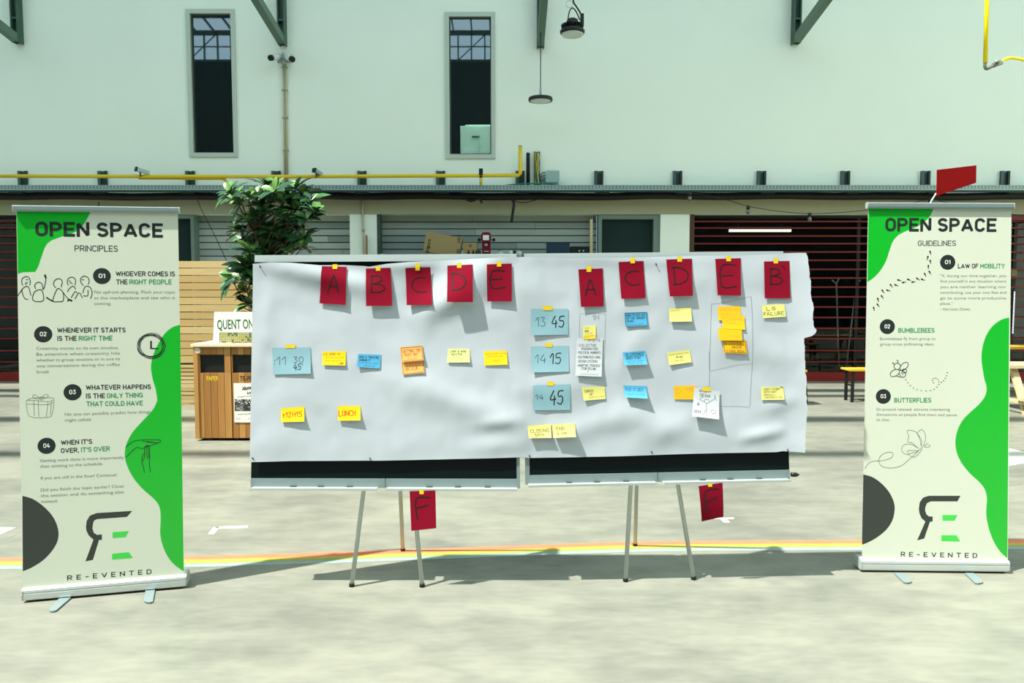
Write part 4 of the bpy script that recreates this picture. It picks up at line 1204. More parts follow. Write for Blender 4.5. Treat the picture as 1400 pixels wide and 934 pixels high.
# ------------------------------------------------------------------ handwriting
def arc(cx, cy, rx, ry, a0, a1, n=10):
    return [(cx + rx * math.cos(math.radians(a0 + (a1 - a0) * i / n)), cy + ry * math.sin(math.radians(a0 + (a1 - a0) * i / n))) for i in range(n + 1)]
GL = {
    'A': [[(0, 0), (.12, .45), (.3, 1), (.36, .95), (.5, .45), (.58, 0)], [(.08, .38), (.54, .40)]],
    'B': [[(.05, 0), (.07, 1)], [(.03, .97), (.3, 1), (.45, .85), (.42, .65), (.1, .52)], [(.1, .52), (.45, .45), (.58, .25), (.42, .03), (.02, 0)]],
    'C': [arc(.38, .5, .38, .5, 60, 300)],
    'D': [[(.06, 0), (.06, 1)], [(0, .98)] + arc(.1, .5, .5, .5, 85, -90) + [(.0, .0)]],
    'E': [[(.55, 1), (.06, .97), (.04, 0), (.58, .02)], [(.06, .5), (.45, .52)]],
    'F': [[(.08, 0), (.06, .95), (.6, 1)], [(.07, .52), (.5, .62)]],
    'G': [arc(.35, .5, .35, .5, 55, 290) + [(.6, .4), (.35, .42)]],
    'H': [[(.04, 0), (.06, 1)], [(.52, 0), (.54, 1)], [(.05, .5), (.53, .52)]],
    'I': [[(.1, 0), (.1, 1)]], 'J': [[(.4, 1), (.4, .2), (.25, 0), (.05, .12)]],
    'K': [[(.05, 0), (.05, 1)], [(.5, 1), (.06, .45), (.55, 0)]],
    'L': [[(.06, 1), (.04, 0), (.5, .03)]],
    'M': [[(0, 0), (.06, 1), (.32, .4), (.58, 1), (.66, 0)]],
    'N': [[(.02, 0), (.05, 1), (.5, .02), (.54, 1)]],
    'O': [arc(.33, .5, .33, .5, 90, 450, 14)],
    'P': [[(.05, 0), (.05, 1)] + arc(.1, .74, .42, .25, 90, -90)],
    'Q': [arc(.33, .5, .33, .5, 90, 450, 14), [(.4, .3), (.66, -.05)]],
    'R': [[(.05, 0), (.05, 1)] + arc(.1, .74, .4, .25, 90, -90) + [(.55, 0)]],
    'S': [[(.5, .92), (.3, 1), (.08, .85), (.1, .62), (.4, .45), (.5, .2), (.3, 0), (.02, .08)]],
    'T': [[(0, .98), (.6, 1)], [(.3, 1), (.28, 0)]],
    'U': [[(.04, 1), (.04, .3)] + arc(.28, .25, .24, .25, 180, 360, 6) + [(.52, 1)]],
    'V': [[(0, 1), (.28, 0), (.55, 1)]], 'W': [[(0, 1), (.16, 0), (.35, .7), (.52, 0), (.7, 1)]],
    'X': [[(0, 0), (.55, 1)], [(0, 1), (.55, 0)]], 'Y': [[(0, 1), (.28, .5), (.55, 1)], [(.28, .5), (.2, 0)]], 'Z': [[(0, 1), (.5, 1), (0, 0), (.55, 0)]],
    '0': [arc(.28, .5, .28, .5, 90, 450, 14)], '1': [[(0, .62), (.3, 1), (.26, 0)]],
    '2': [[(.02, .78), (.15, .98), (.4, .95), (.45, .7), (.02, 0), (.5, .02)]],
    '3': [[(.02, .95), (.45, 1), (.2, .58), (.45, .42), (.42, .1), (.2, 0), (0, .08)]],
    '4': [[(.35, 1), (0, .35), (.55, .38)], [(.42, .62), (.38, -.05)]],
    '5': [[(.55, 1), (.12, .96), (.08, .58), (.4, .6), (.5, .3), (.3, 0), (0, .08)]],
    '6': [[(.4, 1), (.08, .5), (.05, .2), (.25, 0), (.45, .2), (.3, .45), (.06, .3)]],
    '-': [[(.05, .45), (.4, .47)]], '.': [[(.1, 0), (.12, .06)]], ',': [[(.12, .08), (.05, -.12)]], "'": [[(.1, 1), (.06, .8)]], ':': [[(.1, .2), (.12, .26)], [(.1, .7), (.12, .76)]],
    '+': [[(.05, .55), (.4, .55)], [(.22, .8), (.22, .3)], [(.03, .1), (.42, .1)]], '*': [[(.05, .2), (.45, .8)], [(.05, .8), (.45, .2)], [(.25, .1), (.25, .9)]], '(': [[(.2, 1), (.05, .5), (.2, 0)]], ')': [[(.05, 1), (.2, .5), (.05, 0)]], '?': [[(.02, .8), (.25, 1), (.45, .75), (.22, .45), (.22, .25)], [(.22, .05), (.23, 0)]], '&': [[(.55, .0), (.1, .75), (.25, 1), (.38, .8), (.02, .25), (.2, 0), (.5, .35)]], '~': [],
}
ADV = {'I': .32, '1': .52, 'M': .86, 'W': .9, '.': .3, ',': .3, "'": .3, '(': .35, ')': .35, ':': .35, ' ': .5, '+': .6}
def hand(text, x, y, h, width=None, slant=0.0, rnd=random.Random(4), jit=0.02):
    # strokes in note fractions are made by the caller; here x right, y down in metres
    total = sum(ADV.get(c_, .74) for c_ in text) - 0.15
    sx = h if width is None else width / total
    out, cx = [], 0.0
    for ch_ in text:
        for st in GL.get(ch_, []):
            s2 = st if len(st) < 3 else catmull(st, 3)
            out.append([(x + (cx + px + slant * py + rnd.uniform(-jit, jit) * .3) * sx, y - (py + rnd.uniform(-jit, jit) * .5) * h) for px, py in s2])
        cx += ADV.get(ch_, .74)
    return out
def scribble(x, y, h, width, rnd):
    # a line of cursive too small to read
    out, cx = [], x
    while cx < x + width - h:
        L = min(rnd.uniform(2.0, 6.0) * h, x + width - cx)
        st, k, q = [], 0, cx
        while q < cx + L:
            st.append((q, y - (rnd.uniform(.45, 1.1) if k % 2 else rnd.uniform(-.1, .25)) * h)); k += 1; q += h * rnd.uniform(.28, .5)
        if len(st) > 1: out.append(st)
        cx += L + h * 0.7
    return out

def ribbon(m, pts, wd, fn):
    # flat ink stroke of width wd along pts (2-D, metres) mapped through fn onto its sheet
    if len(pts) < 2: return
    fine = [pts[0]]
    for a, b in zip(pts, pts[1:]):
        k = max(1, int(math.hypot(b[0] - a[0], b[1] - a[1]) / 0.007))
        fine += [(a[0] + (b[0] - a[0]) * j / k, a[1] + (b[1] - a[1]) * j / k) for j in range(1, k + 1)]
    pts = fine
    n = len(pts)
    L, R_ = [], []
    for i in range(n):
        ax, ay = pts[max(i - 1, 0)]; bx, by = pts[min(i + 1, n - 1)]
        dx, dy = bx - ax, by - ay; l = math.hypot(dx, dy) or 1e-9
        nx, ny = -dy / l * wd / 2, dx / l * wd / 2
        if i == 0: pts0 = (pts[0][0] - dx / l * wd * .4, pts[0][1] - dy / l * wd * .4)
        elif i == n - 1: pts0 = (pts[-1][0] + dx / l * wd * .4, pts[-1][1] + dy / l * wd * .4)
        else: pts0 = pts[i]
        L.append((pts0[0] + nx, pts0[1] + ny)); R_.append((pts0[0] - nx, pts0[1] - ny))
    k = len(m.v)
    for a, b in zip(L, R_):
        m.v.append(fn(*a)); m.v.append(fn(*b))
    for i in range(n - 1):
        a = k + 2 * i
        m.face([a, a + 1, a + 3, a + 2])

M_INK = mat('black_marker', (22, 20, 22), 0.5, var=0.05)
M_INK_THIN = mat('dark_pen', (40, 46, 50), 0.5, var=0.05)
M_INK_RED = mat('red_marker', (214, 40, 16), 0.5, var=0.05)
M_INK_GREY = mat('pencil_grey', (120, 130, 134), 0.6, var=0.05)
M_TAPE = mat('yellow_tape', (226, 196, 40), 0.45, var=0.06)
COL = {
    'red': mat('red_card', (130, 12, 38), 0.75, var=0.04, spec=0.08), 'yellow': mat('yellow_note', (250, 204, 14), 0.7, var=0.03), 'orange': mat('orange_note', (240, 168, 90), 0.7, var=0.04),
    'gold': mat('golden_note', (250, 184, 14), 0.7, var=0.03), 'pale': mat('pale_yellow_note', (216, 212, 126), 0.7, var=0.03), 'lime': mat('lime_note', (220, 232, 150), 0.7, var=0.03),
    'blue': mat('blue_note', (76, 164, 208), 0.7, var=0.03), 'aqua': mat('aqua_card', (134, 176, 192), 0.7, var=0.02), 'white': mat('white_note', (196, 204, 212), 0.8, var=0.01),
}
def sheet(name, label, cat, corners, col, group=None, lift=0.012, skew=0.0, off=0.0015, writing=(), tape=None, lift_top=0.0, base=None, curl=2.0):
    q = [on_board(*c_) for c_ in corners]
    W_ = ((q[1] - q[0]).length + (q[2] - q[3]).length) / 2; H_ = ((q[3] - q[0]).length + (q[2] - q[1]).length) / 2
    def px_of(u, v):
        a = [corners[0][i] + (corners[1][i] - corners[0][i]) * u for i in (0, 1)]; b = [corners[3][i] + (corners[2][i] - corners[3][i]) * u for i in (0, 1)]
        return a[0] + (b[0] - a[0]) * v, a[1] + (b[1] - a[1]) * v
    # smooth carrier: the sheet is stiff, so it spans the paper's waves instead of following every one
    if base is None:
        cw = [max(wave(*px_of(u, v)) for u in (i / 6, (i + 1) / 6) for v in (0, .1, .2, .3)) for i in range(6)]
        lim = [max(wave(*px_of(u / 4, v / 6)) for u in range(5)) for v in range(7)]
        def wv(u, v):
            s = min(1, max(0, v)) * 6; i = min(5, int(s)); return lim[i] + (lim[i + 1] - lim[i]) * (s - i)
    def fn(u, v, e=0.0):
        p = on_board(*px_of(u, v))
        if base is None: d = PAPER_OFF + 0.3 * wv(u, v) + 0.7 * wave(*px_of(u, v)) + off
        else: d = base
        d += 0.72 * lift * (max(0.0, v) ** curl) * (1 + skew * (u - 0.5) * 2) + lift_top * max(0.0, 1 - v) ** 2
        return p + Vector((0, -(d + e), 0))
    o_ = fn(0.5, 1.0)
    t = thing(name, label, cat, tuple(o_), group)
    m = MB(); m.thin(fn, 8, 12)
    so = build('card' if name == 'letter_card' else 'sheet', m, COL[col], t)
    inks = {}
    for strokes, wd, ink in writing:
        mi = inks.setdefault(ink.name, (MB(), ink))[0]
        for st in strokes(W_, H_) if callable(strokes) else strokes:
            ribbon(mi, st, wd, lambda x, y: fn(x / W_, y / H_, 0.00045))
    for mi, ink in inks.values():
        if mi.v: build('handwriting', mi, ink, t)
    if tape:
        for tp in (tape if isinstance(tape, list) else [tape]):
            x0, y0, x1, y1 = tp
            def tf(u, v):
                px, py = x0 + (x1 - x0) * u, y0 + (y1 - y0) * v
                s = ((px - corners[0][0]) / max(1, corners[1][0] - corners[0][0]), (py - corners[0][1]) / (corners[3][1] - corners[0][1]))
                pp = fn(min(1, max(0, s[0])), max(0, s[1]), 0.0011)
                b_ = on_board(px, py)
                return Vector((b_.x, pp.y, b_.z))
            tm = MB(); tm.thin(tf, 2, 3, 0.0003)
            to = build('tape', tm, M_TAPE, t)
    return t

def c5(L): return [(330 + x * .37464, 330 + y * .37464) for x, y in L]
def c6(L): return [(700 + x * .37489, 330 + y * .37489) for x, y in L]
def t5(x0, y0, x1, y1): return c5([(x0, y0), (x1, y1)])[0] + c5([(x0, y0), (x1, y1)])[1]
def t6(x0, y0, x1, y1): return c6([(x0, y0), (x1, y1)])[0] + c6([(x0, y0), (x1, y1)])[1]

def letter(ch_, fx, fy, fw, fh, wd=0.0065):
    rr = random.Random(ord(ch_))
    return (lambda W, H: hand(ch_, fx * W, fy * H, fh * H, fw * W / 1.0 * 1.0, rnd=rr), wd, M_INK)

G_L = 'red letter cards at the top of the left half'
G_R = 'red letter cards at the top of the right half'
CARDS = [
    ('A', c5([(299, 91), (388, 94), (385, 232), (289, 226)]), t5(337, 84, 354, 101), letter('A', .28, .70, .42, .45), 'on the left board', 0.012, 0.3),
    ('B', c5([(457, 100), (547, 97), (554, 235), (459, 236)]), t5(494, 92, 510, 108), letter('B', .17, .64, .58, .44), 'on the left board, tilted between A and C', 0.02, 0.0),
    ('C', c5([(601, 98), (691, 95), (699, 232), (606, 233)]), t5(637, 82, 653, 107), letter('C', .22, .66, .58, .40), 'on the left board, between B and D', 0.013, -0.2),
    ('D', c5([(753, 89), (845, 85), (847, 222), (754, 221)]), t5(788, 80, 804, 97), letter('D', .17, .68, .55, .46), 'on the left board, between C and E', 0.03, 0.1),
    ('E', c5([(896, 85), (987, 82), (987, 219), (898, 219)]), t5(933, 73, 949, 93), letter('E', .14, .63, .60, .44), 'on the left board, last of its row', 0.013, 0.2),
    ('A', c6([(241, 103), (330, 99), (333, 237), (250, 239)]), t6(271, 90, 288, 112), letter('A', .22, .70, .44, .40), 'on the right board, hanging lowest of its row', 0.011, -0.3),
    ('C', c6([(387, 76), (477, 72), (484, 207), (396, 210)]), t6(430, 59, 446, 81), letter('C', .22, .64, .58, .38), 'on the right board, between A and D', 0.011, -0.2),
    ('D', c6([(560, 67), (653, 64), (655, 199), (571, 201)]), t6(600, 56, 617, 75), letter('D', .20, .68, .62, .46), 'on the right board, between C and E', 0.018, 0.0),
    ('E', c6([(738, 65), (831, 62), (829, 198), (745, 197)]), t6(778, 54, 795, 73), letter('E', .16, .76, .66, .58), 'on the right board, between D and B', 0.016, 0.2),
    ('B', c6([(915, 74), (1008, 72), (1010, 208), (917, 208)]), t6(950, 62, 966, 81), letter('B', .20, .62, .52, .42), 'on the right board, nearest the torn edge', 0.008, 0.0),
]
for i, (ch_, cs, tp, wr, where, lf, sk) in enumerate(CARDS):
    sheet('letter_card', 'dark red card with a handwritten ' + ch_ + ' ' + where, 'card', cs, 'red', G_L if i < 5 else G_R, lf, sk, writing=[wr], tape=tp, curl=1.5)

def lines(*L):
    # (text or None for illegible cursive, x, baseline, height, width) in fractions of the note
    def f(W, H):
        rr = random.Random(len(L) * 7 + int(W * 1e4)); out = []
        for s, x, y, h, w_ in L:
            out += scribble(x * W, y * H, h * H, w_ * W, rr) if s is None else hand(s, x * W, y * H, h * H, w_ * W, rnd=rr)
        return out
    return f
def box_outline(a=.05, b=.08):
    return lambda W, H: [[(a * W, b * H), ((1 - a) * W, b * H), ((1 - a) * W, (1 - b) * H), (a * W, (1 - b) * H), (a * W, b * H)]]
TH, MD = 0.0013, 0.0022
G_T = 'pale blue time cards'
sheet('time_card', 'pale blue card reading 11 30 45 on the left board', 'card', c5([(116, 388), (256, 386), (258, 481), (121, 485)]), 'aqua', G_T, 0.006, 0.5,
      writing=[(lines(('11', .10, .64, .30, .26), ('30', .55, .57, .22, .26)), MD, M_INK_THIN), (lines(("45'", .55, .84, .22, .24),), 0.0034, M_INK), (lambda W, H: [[(.05 * W, .5 * H), (.055 * W, .46 * H)], [(.05 * W, .62 * H), (.055 * W, .58 * H)]], MD, M_INK_THIN)], tape=t5(165, 376, 201, 389))
sheet('time_card', 'pale blue card reading 13 45, top of its column on the right board', 'card', c6([(68, 246), (204, 246), (204, 340), (72, 342)]), 'aqua', G_T, 0.005, -0.5,
      writing=[(lines(('13', .12, .66, .34, .28),), MD, M_INK_THIN), (lines(('45', .56, .70, .42, .34),), 0.0052, M_INK)], tape=t6(112, 236, 147, 251))
sheet('time_card', 'pale blue card reading 14 15, middle of its column on the right board', 'card', c6([(69, 383), (206, 380), (207, 474), (72, 477)]), 'aqua', G_T, 0.005, -0.5,
      writing=[(lines(('14', .10, .64, .32, .30),), MD, M_INK_THIN), (lines(('15', .50, .68, .40, .30),), 0.0048, M_INK)], tape=t6(122, 370, 146, 385))
sheet('time_card', 'pale blue card reading 14 45, bottom of its column on the right board', 'card', c6([(76, 524), (211, 519), (211, 613), (78, 615)]), 'aqua', G_T, 0.003, 0.2,
      writing=[(lines(('14', .06, .58, .20, .22),), MD, M_INK_THIN), (lines(('45', .46, .76, .52, .36),), 0.0056, M_INK)], tape=t6(129, 510, 151, 525))

G_N = 'sticky notes on the big paper'
def note(lab, cs, col, lift=0.012, skew=0.0, writing=(), off=0.0015, tape=None, **k):
    return sheet('sticky_note', lab, 'sticky note', cs, col, G_N, lift, skew, off, writing, tape, **k)
note('yellow note filled with small writing, right of the 11 30 card', c5([(299, 402), (384, 400), (383, 452), (300, 450)]), 'yellow', 0.007, 0.0,
     [(lines(('LS UND AI', .04, .25, .15, .72), (None, .14, .50, .14, .8), (None, .12, .72, .13, .7), ('LARS', .72, .93, .14, .22)), TH, M_INK_THIN)])
note('blue note with small writing on the left board', c5([(428, 410), (512, 413), (508, 463), (424, 457)]), 'blue', 0.006, -0.4,
     [(lines(('WHO & THEATRE', .06, .30, .16, .86), ('SHARING IT', .06, .52, .15, .5), (None, .06, .72, .14, .82), (None, .06, .92, .13, .7)), TH, M_INK_THIN)])
note('upper orange note of the outlined pair on the left board', c5([(581, 386), (662, 379), (667, 432), (588, 439)]), 'orange', 0.012, 0.1,
     [(lines(('GETTING THE', .1, .40, .2, .8), ('MOST OUT', .16, .64, .17, .62), (None, .3, .88, .14, .45)), TH, M_INK_THIN), (box_outline(.035, .06), 0.002, M_INK_THIN)], off=0.0028)
note('lower orange note reading BOOK, half under another orange note', c5([(586, 433), (667, 428), (671, 478), (591, 486)]), 'orange', 0.006, 0.2,
     [(lines((None, .08, .34, .16, .8), ('BOOK', .16, .72, .26, .6), (None, .55, .92, .1, .36)), TH, M_INK_THIN), (box_outline(.035, .05), 0.002, M_INK_THIN)])
note('pale green note with four short lines on the left board', c5([(755, 392), (834, 392), (835, 440), (752, 441)]), 'lime', 0.007, 0.2,
     [(lines(('LARP & WEB', .1, .26, .15, .72), ('MEISTER', .16, .48, .14, .5), (None, .2, .72, .12, .5), (None, .12, .92, .13, .84)), TH, M_INK_THIN)])
note('yellow note with two small lines, last of the row on the left board', c5([(885, 400), (969, 398), (972, 449), (888, 452)]), 'yellow', 0.004, 0.3,
     [(lines((None, .06, .24, .12, .9), (None, .14, .42, .11, .7), (None, .4, .72, .1, .28)), TH, M_INK_THIN)])
note('yellow note reading 12H15 in red on the left board', c5([(149, 608), (233, 601), (235, 654), (150, 657)]), 'yellow', 0.012, 0.25, [(lines(('+12H15', .06, .66, .34, .84),), 0.0034, M_INK_RED)])
note('yellow note reading LUNCH in red on the left board', c5([(354, 600), (437, 599), (439, 650), (357, 652)]), 'yellow', 0.012, 0.3, [(lines(('LUNCH', .04, .68, .36, .74),), 0.0038, M_INK_RED)])

note('blue note with a dark drawn frame, highest blue one on the right board', c6([(408, 260), (491, 257), (494, 308), (412, 312)]), 'blue', 0.005, 0.0,
     [(lines(('HOW TO GET OUT', .08, .28, .15, .84), ('OF THE GARDEN', .08, .48, .14, .8), ('DONE', .08, .68, .14, .3), (None, .08, .88, .12, .8)), TH, M_INK_THIN), (box_outline(.03, .05), 0.0022, M_INK_THIN)])
note('blue note with an underlined heading, middle blue one on the right board', c6([(401, 404), (484, 398), (490, 447), (407, 450)]), 'blue', 0.02, 0.0,
     [(lines(('DIE EXPERIMENT', .1, .28, .18, .82), ('GREEN STORY', .1, .56, .14, .66), (None, .14, .76, .14, .7), (None, .14, .94, .12, .76)), TH, M_INK_THIN), (lambda W, H: [[(.1 * W, .36 * H), (.9 * W, .34 * H)]], 0.002, M_INK_THIN)])
note('blue note curling up at the bottom, lowest blue one on the right board', c6([(404, 524), (489, 527), (490, 570), (411, 566)]), 'blue', 0.026, 0.15, [(lines(("PUT IT OUT", .08, .46, .26, .76), (None, .1, .82, .2, .82)), TH, M_INK_THIN)])
note('pale yellow note with faint writing, right of the framed blue note', c6([(569, 244), (651, 242), (652, 291), (572, 293)]), 'pale', 0.014, 0.1, [(lines((None, .1, .2, .08, .4), (None, .2, .6, .06, .6), (None, .2, .85, .06, .6)), 0.001, M_INK_GREY)])
note('pale yellow note tilted upward, right of the middle blue note', c6([(563, 405), (646, 395), (652, 440), (570, 450)]), 'pale', 0.007, -0.2, [(lines((None, .06, .24, .1, .86), ('FLOW', .36, .52, .12, .28), (None, .3, .76, .08, .4)), TH, M_INK_THIN)])
note('pale yellow note with three short lines, right of the 14 45 card', c6([(252, 530), (336, 528), (340, 573), (260, 579)]), 'pale', 0.006, -0.4, [(lines(('SURVEY', .1, .4, .18, .4), ('OF', .3, .64, .15, .16), (None, .24, .86, .14, .7)), TH, M_INK_THIN)])
gold = [(c6([(747, 238), (829, 236), (832, 288), (749, 287)]), 'golden note at the top of the column of four under card E', 0.004), (c6([(760, 273), (843, 271), (845, 321), (766, 318)]), 'golden note second from the top of the column under card E', 0.003),
        (c6([(748, 314), (832, 312), (833, 361), (750, 360)]), 'golden note third from the top of the column under card E', 0.003), (c6([(765, 361), (849, 359), (851, 409), (767, 406)]), 'golden note framed in black reading CENTER ARENA', 0.006)]
gw = [[(lines((None, .1, .3, .12, .8), (None, .1, .6, .1, .84), (None, .1, .85, .1, .8)), 0.0012, M_INK_GREY)], [(lines((None, .3, .3, .1, .6), (None, .3, .6, .1, .4)), 0.0012, M_INK_GREY)], [(lines((None, .5, .72, .12, .4),), 0.0012, M_INK_GREY)],
      [(lines(('* CENTER', .08, .36, .2, .72), ('ARENA', .36, .62, .18, .42), ('(1 HOUR AREA)', .1, .88, .14, .8)), TH, M_INK_THIN), (box_outline(.035, .06), 0.0022, M_INK_THIN)]]
for i, (cs, lab, lf) in enumerate(gold):
    note(lab, cs, 'gold', lf, 0.1, gw[i], off=0.0015 + (0.0028 if i == 1 else 0.0042 if i == 2 else 0.0))
note('pale yellow note reading FAILURE below the card B on the right', c6([(908, 233), (990, 229), (993, 274), (911, 280)]), 'pale', 0.006, 0.3, [(lines(('LS', .18, .42, .24, .42), ('FAILURE', .04, .84, .28, .9)), 0.0022, M_INK_THIN)])
note("pale yellow note reading DON'T START near the right edge of the paper", c6([(905, 530), (986, 529), (988, 575), (905, 577)]), 'pale', 0.006, 0.2,
     [(lines(("DON'T START", .12, .26, .16, .74), ('WITH WHY', .12, .46, .14, .56), ('PROCESS', .12, .7, .15, .5), ('CONVERSATION', .12, .88, .12, .8)), TH, M_INK_THIN), (lambda W, H: [[(.88 * W, .02 * H), (.97 * W, .06 * H)]], 0.004, M_INK)])
note('golden note half hidden by the white drawing on the right board', c6([(587, 527), (668, 524), (664, 575), (589, 575)]), 'gold', 0.003, 0.2, [(lines(('D', .06, .56, .36, .26), ('HE', .56, .40, .3, .36), (None, .1, .9, .14, .8)), TH, M_INK_GREY)])
note('pale yellow note reading CLOSING 3PM low on the right board', c6([(56, 671), (141, 664), (143, 712), (61, 714)]), 'pale', 0.019, 0.1, [(lines(('CLOSING', .1, .58, .24, .8), ('3PM', .26, .9, .22, .42)), 0.0024, M_INK_THIN)])
note('pale yellow note reading END 4 PM low on the right board', c6([(146, 666), (228, 662), (231, 708), (149, 712)]), 'pale', 0.026, 0.1, [(lines(('END', .16, .44, .22, .36), ('4 PM', .18, .84, .24, .44)), 0.0024, M_INK_THIN)])
note('small pale yellow note above the white handwritten list', c6([(258, 308), (305, 305), (304, 352), (258, 354)]), 'pale', 0.004, 0.1, [(lines((None, .1, .24, .1, .4), ('BOOK', .14, .48, .12, .3), (None, .14, .66, .12, .7), (None, .14, .84, .12, .7)), TH, M_INK_THIN)])
sheet('handwritten_list', 'white sheet with a handwritten list stuck below a small yellow note', 'paper', c6([(235, 353), (330, 352), (325, 492), (229, 488)]), 'white', None, 0.010, 0.1, off=0.003,
      writing=[(lines(('11-12-13', .42, .09, .07, .48), ('-COLLECTIVE', .04, .22, .065, .72), ('IMAGINATION', .2, .31, .06, .62), ('-POLITICAL MOMENTS', .04, .41, .06, .9), ('-DISTRIBUTED CARE', .05, .53, .06, .88), ('-DESIGN SYSTEMS', .05, .64, .06, .78), ('-ADAPTIVE STRATEGY', .05, .75, .06, .88), ('STORYTELLING', .22, .83, .055, .55), ('?', .45, .9, .04, .05)), 0.0013, M_INK_THIN), (lambda W, H: [[(.18 * W, .945 * H), (.88 * W, .95 * H)]], 0.0008, M_INK_THIN)],
      tape=t6(260, 342, 304, 357))
def stickman(W, H):
    out = hand('WITH', .2 * W, .13 * H, .1 * H, .28 * W) + hand('DEINA', .24 * W, .28 * H, .1 * H, .4 * W) + hand('&', .16 * W, .6 * H, .09 * H, .1 * W) + hand('DEKK', .06 * W, .86 * H, .09 * H, .28 * W)
    out += [[(a * W, b * H) for a, b in arc(.52, .42, .1, .07, 0, 360, 14)], [(.5 * W, .5 * H), (.52 * W, .7 * H), (.4 * W, .92 * H)], [(.52 * W, .7 * H), (.56 * W, .95 * H)], [(.44 * W, .45 * H), (.22 * W, .4 * H), (.36 * W, .3 * H)], [(.6 * W, .46 * H), (.84 * W, .28 * H), (.8 * W, .14 * H), (.9 * W, .36 * H)]]
    out += [[(a * W, b * H) for a, b in arc(.78, .76, .09, .06, 60, 400, 12)] + [(.84 * W, .84 * H)]]
    return out
sheet('stick_figure_drawing', 'white paper with a drawn stick figure taped over a golden note', 'paper', c6([(662, 531), (754, 545), (748, 645), (651, 634)]), 'white', None, 0.024, 0.1, off=0.0045, writing=[(stickman, 0.0015, M_INK_THIN)], tape=t6(691, 530, 721, 545))

# outlines drawn straight onto the big paper
dm = MB()
def paper_stroke(L, wd=0.0014):
    pts_ = catmull(L, 5)
    k = len(dm.v)
    for i, (x, y) in enumerate(pts_):
        ax, ay = pts_[max(i - 1, 0)]; bx, by = pts_[min(i + 1, len(pts_) - 1)]
        l = math.hypot(bx - ax, by - ay) or 1; hw = wd * 250 / 2
        nx, ny = -(by - ay) / l * hw, (bx - ax) / l * hw
        dm.v.append(paper_pt(x + nx, y + ny, 0.0009)); dm.v.append(paper_pt(x - nx, y - ny, 0.0009))
    for i in range(len(pts_) - 1):
        a = k + 2 * i; dm.face([a, a + 1, a + 3, a + 2])
for L in ([(724, 228), (760, 224), (800, 217), (868, 200)], [(868, 200), (872, 260), (873, 350), (873, 445)], [(873, 445), (820, 450), (770, 461), (725, 471)], [(725, 471), (718, 462), (719, 380), (722, 300), (724, 228)],
          [(715, 400), (717, 470), (716, 520), (716, 528)], [(756, 600), (800, 600), (855, 602)], [(855, 602), (863, 598), (868, 520), (873, 445)]):
    paper_stroke(c6(L))
for L in ([(246, 263), (290, 262), (340, 264)], [(340, 264), (338, 320), (337, 400), (334, 455)], [(246, 263), (245, 300), (244, 350)], [(334, 455), (327, 455)]):
    paper_stroke(c6(L), 0.0012)
for st in hand('1H', 0, 0, 20, 24):
    paper_stroke(c6([(292 + a, 287 + b) for a, b in st]), 0.0018)
build('drawn_outlines', dm, M_INK_GREY, paper)

# small black pins holding the paper
for x, y, lab in ((358, 365, 'at the top left corner of the paper'), (347.5, 626, 'at the bottom left corner of the paper'), (507, 626.5, 'at the bottom paper edge below the word LUNCH'), (896, 362, 'at the top edge of the paper between cards C and D'),
                  (724, 623, 'at the bottom paper edge between the two boards'), (890, 617.5, 'at the bottom paper edge, middle of the right board'), (1069, 364, 'at the top right of the paper beside card B'), (1075, 614.5, 'at the bottom right corner of the paper')):
    p = paper_pt(x, y)
    one('pin', lambda m: (m.tube([p + Vector((0, 0.002, 0)), p + Vector((-0.001, -0.006, 0.004))], 0.0022, 8), m.tube([p + Vector((0.004, -0.004, -0.006)), p + Vector((-0.003, -0.007, 0.006))], 0.003, 8)), M_BLACK, 'tiny black pin ' + lab, 'pin', 'pins holding the big paper')

# the two cards hanging below the boards
def cF(L): return [(420 + x * .4143, 630 + y * .4143) for x, y in L]
def fletter(fx, fy, fw, fh): return [(lambda W, H: hand('F', fx * W, fy * H, fh * H, fw * W, rnd=random.Random(6)), 0.0075, M_INK)]
r1 = cF([(375, 86), (389, 100)]); r2 = cF([(1313, 65), (1326, 76)])
sheet('letter_card', 'dark red card with a handwritten F hanging below the left board', 'card', cF([(343, 91), (427, 88), (430, 210), (349, 219)]), 'red', None, 0.006, 0.2, writing=fletter(.18, .72, .58, .54), tape=r1[0] + r1[1], base=0.063)
sheet('letter_card', 'dark red card with a handwritten F hanging tilted below the right board', 'card', cF([(1282, 74), (1360, 63), (1366, 177), (1297, 195)]), 'red', None, -0.035, -0.3, writing=fletter(.18, .78, .6, .62), tape=r2[0] + r2[1], base=0.064)

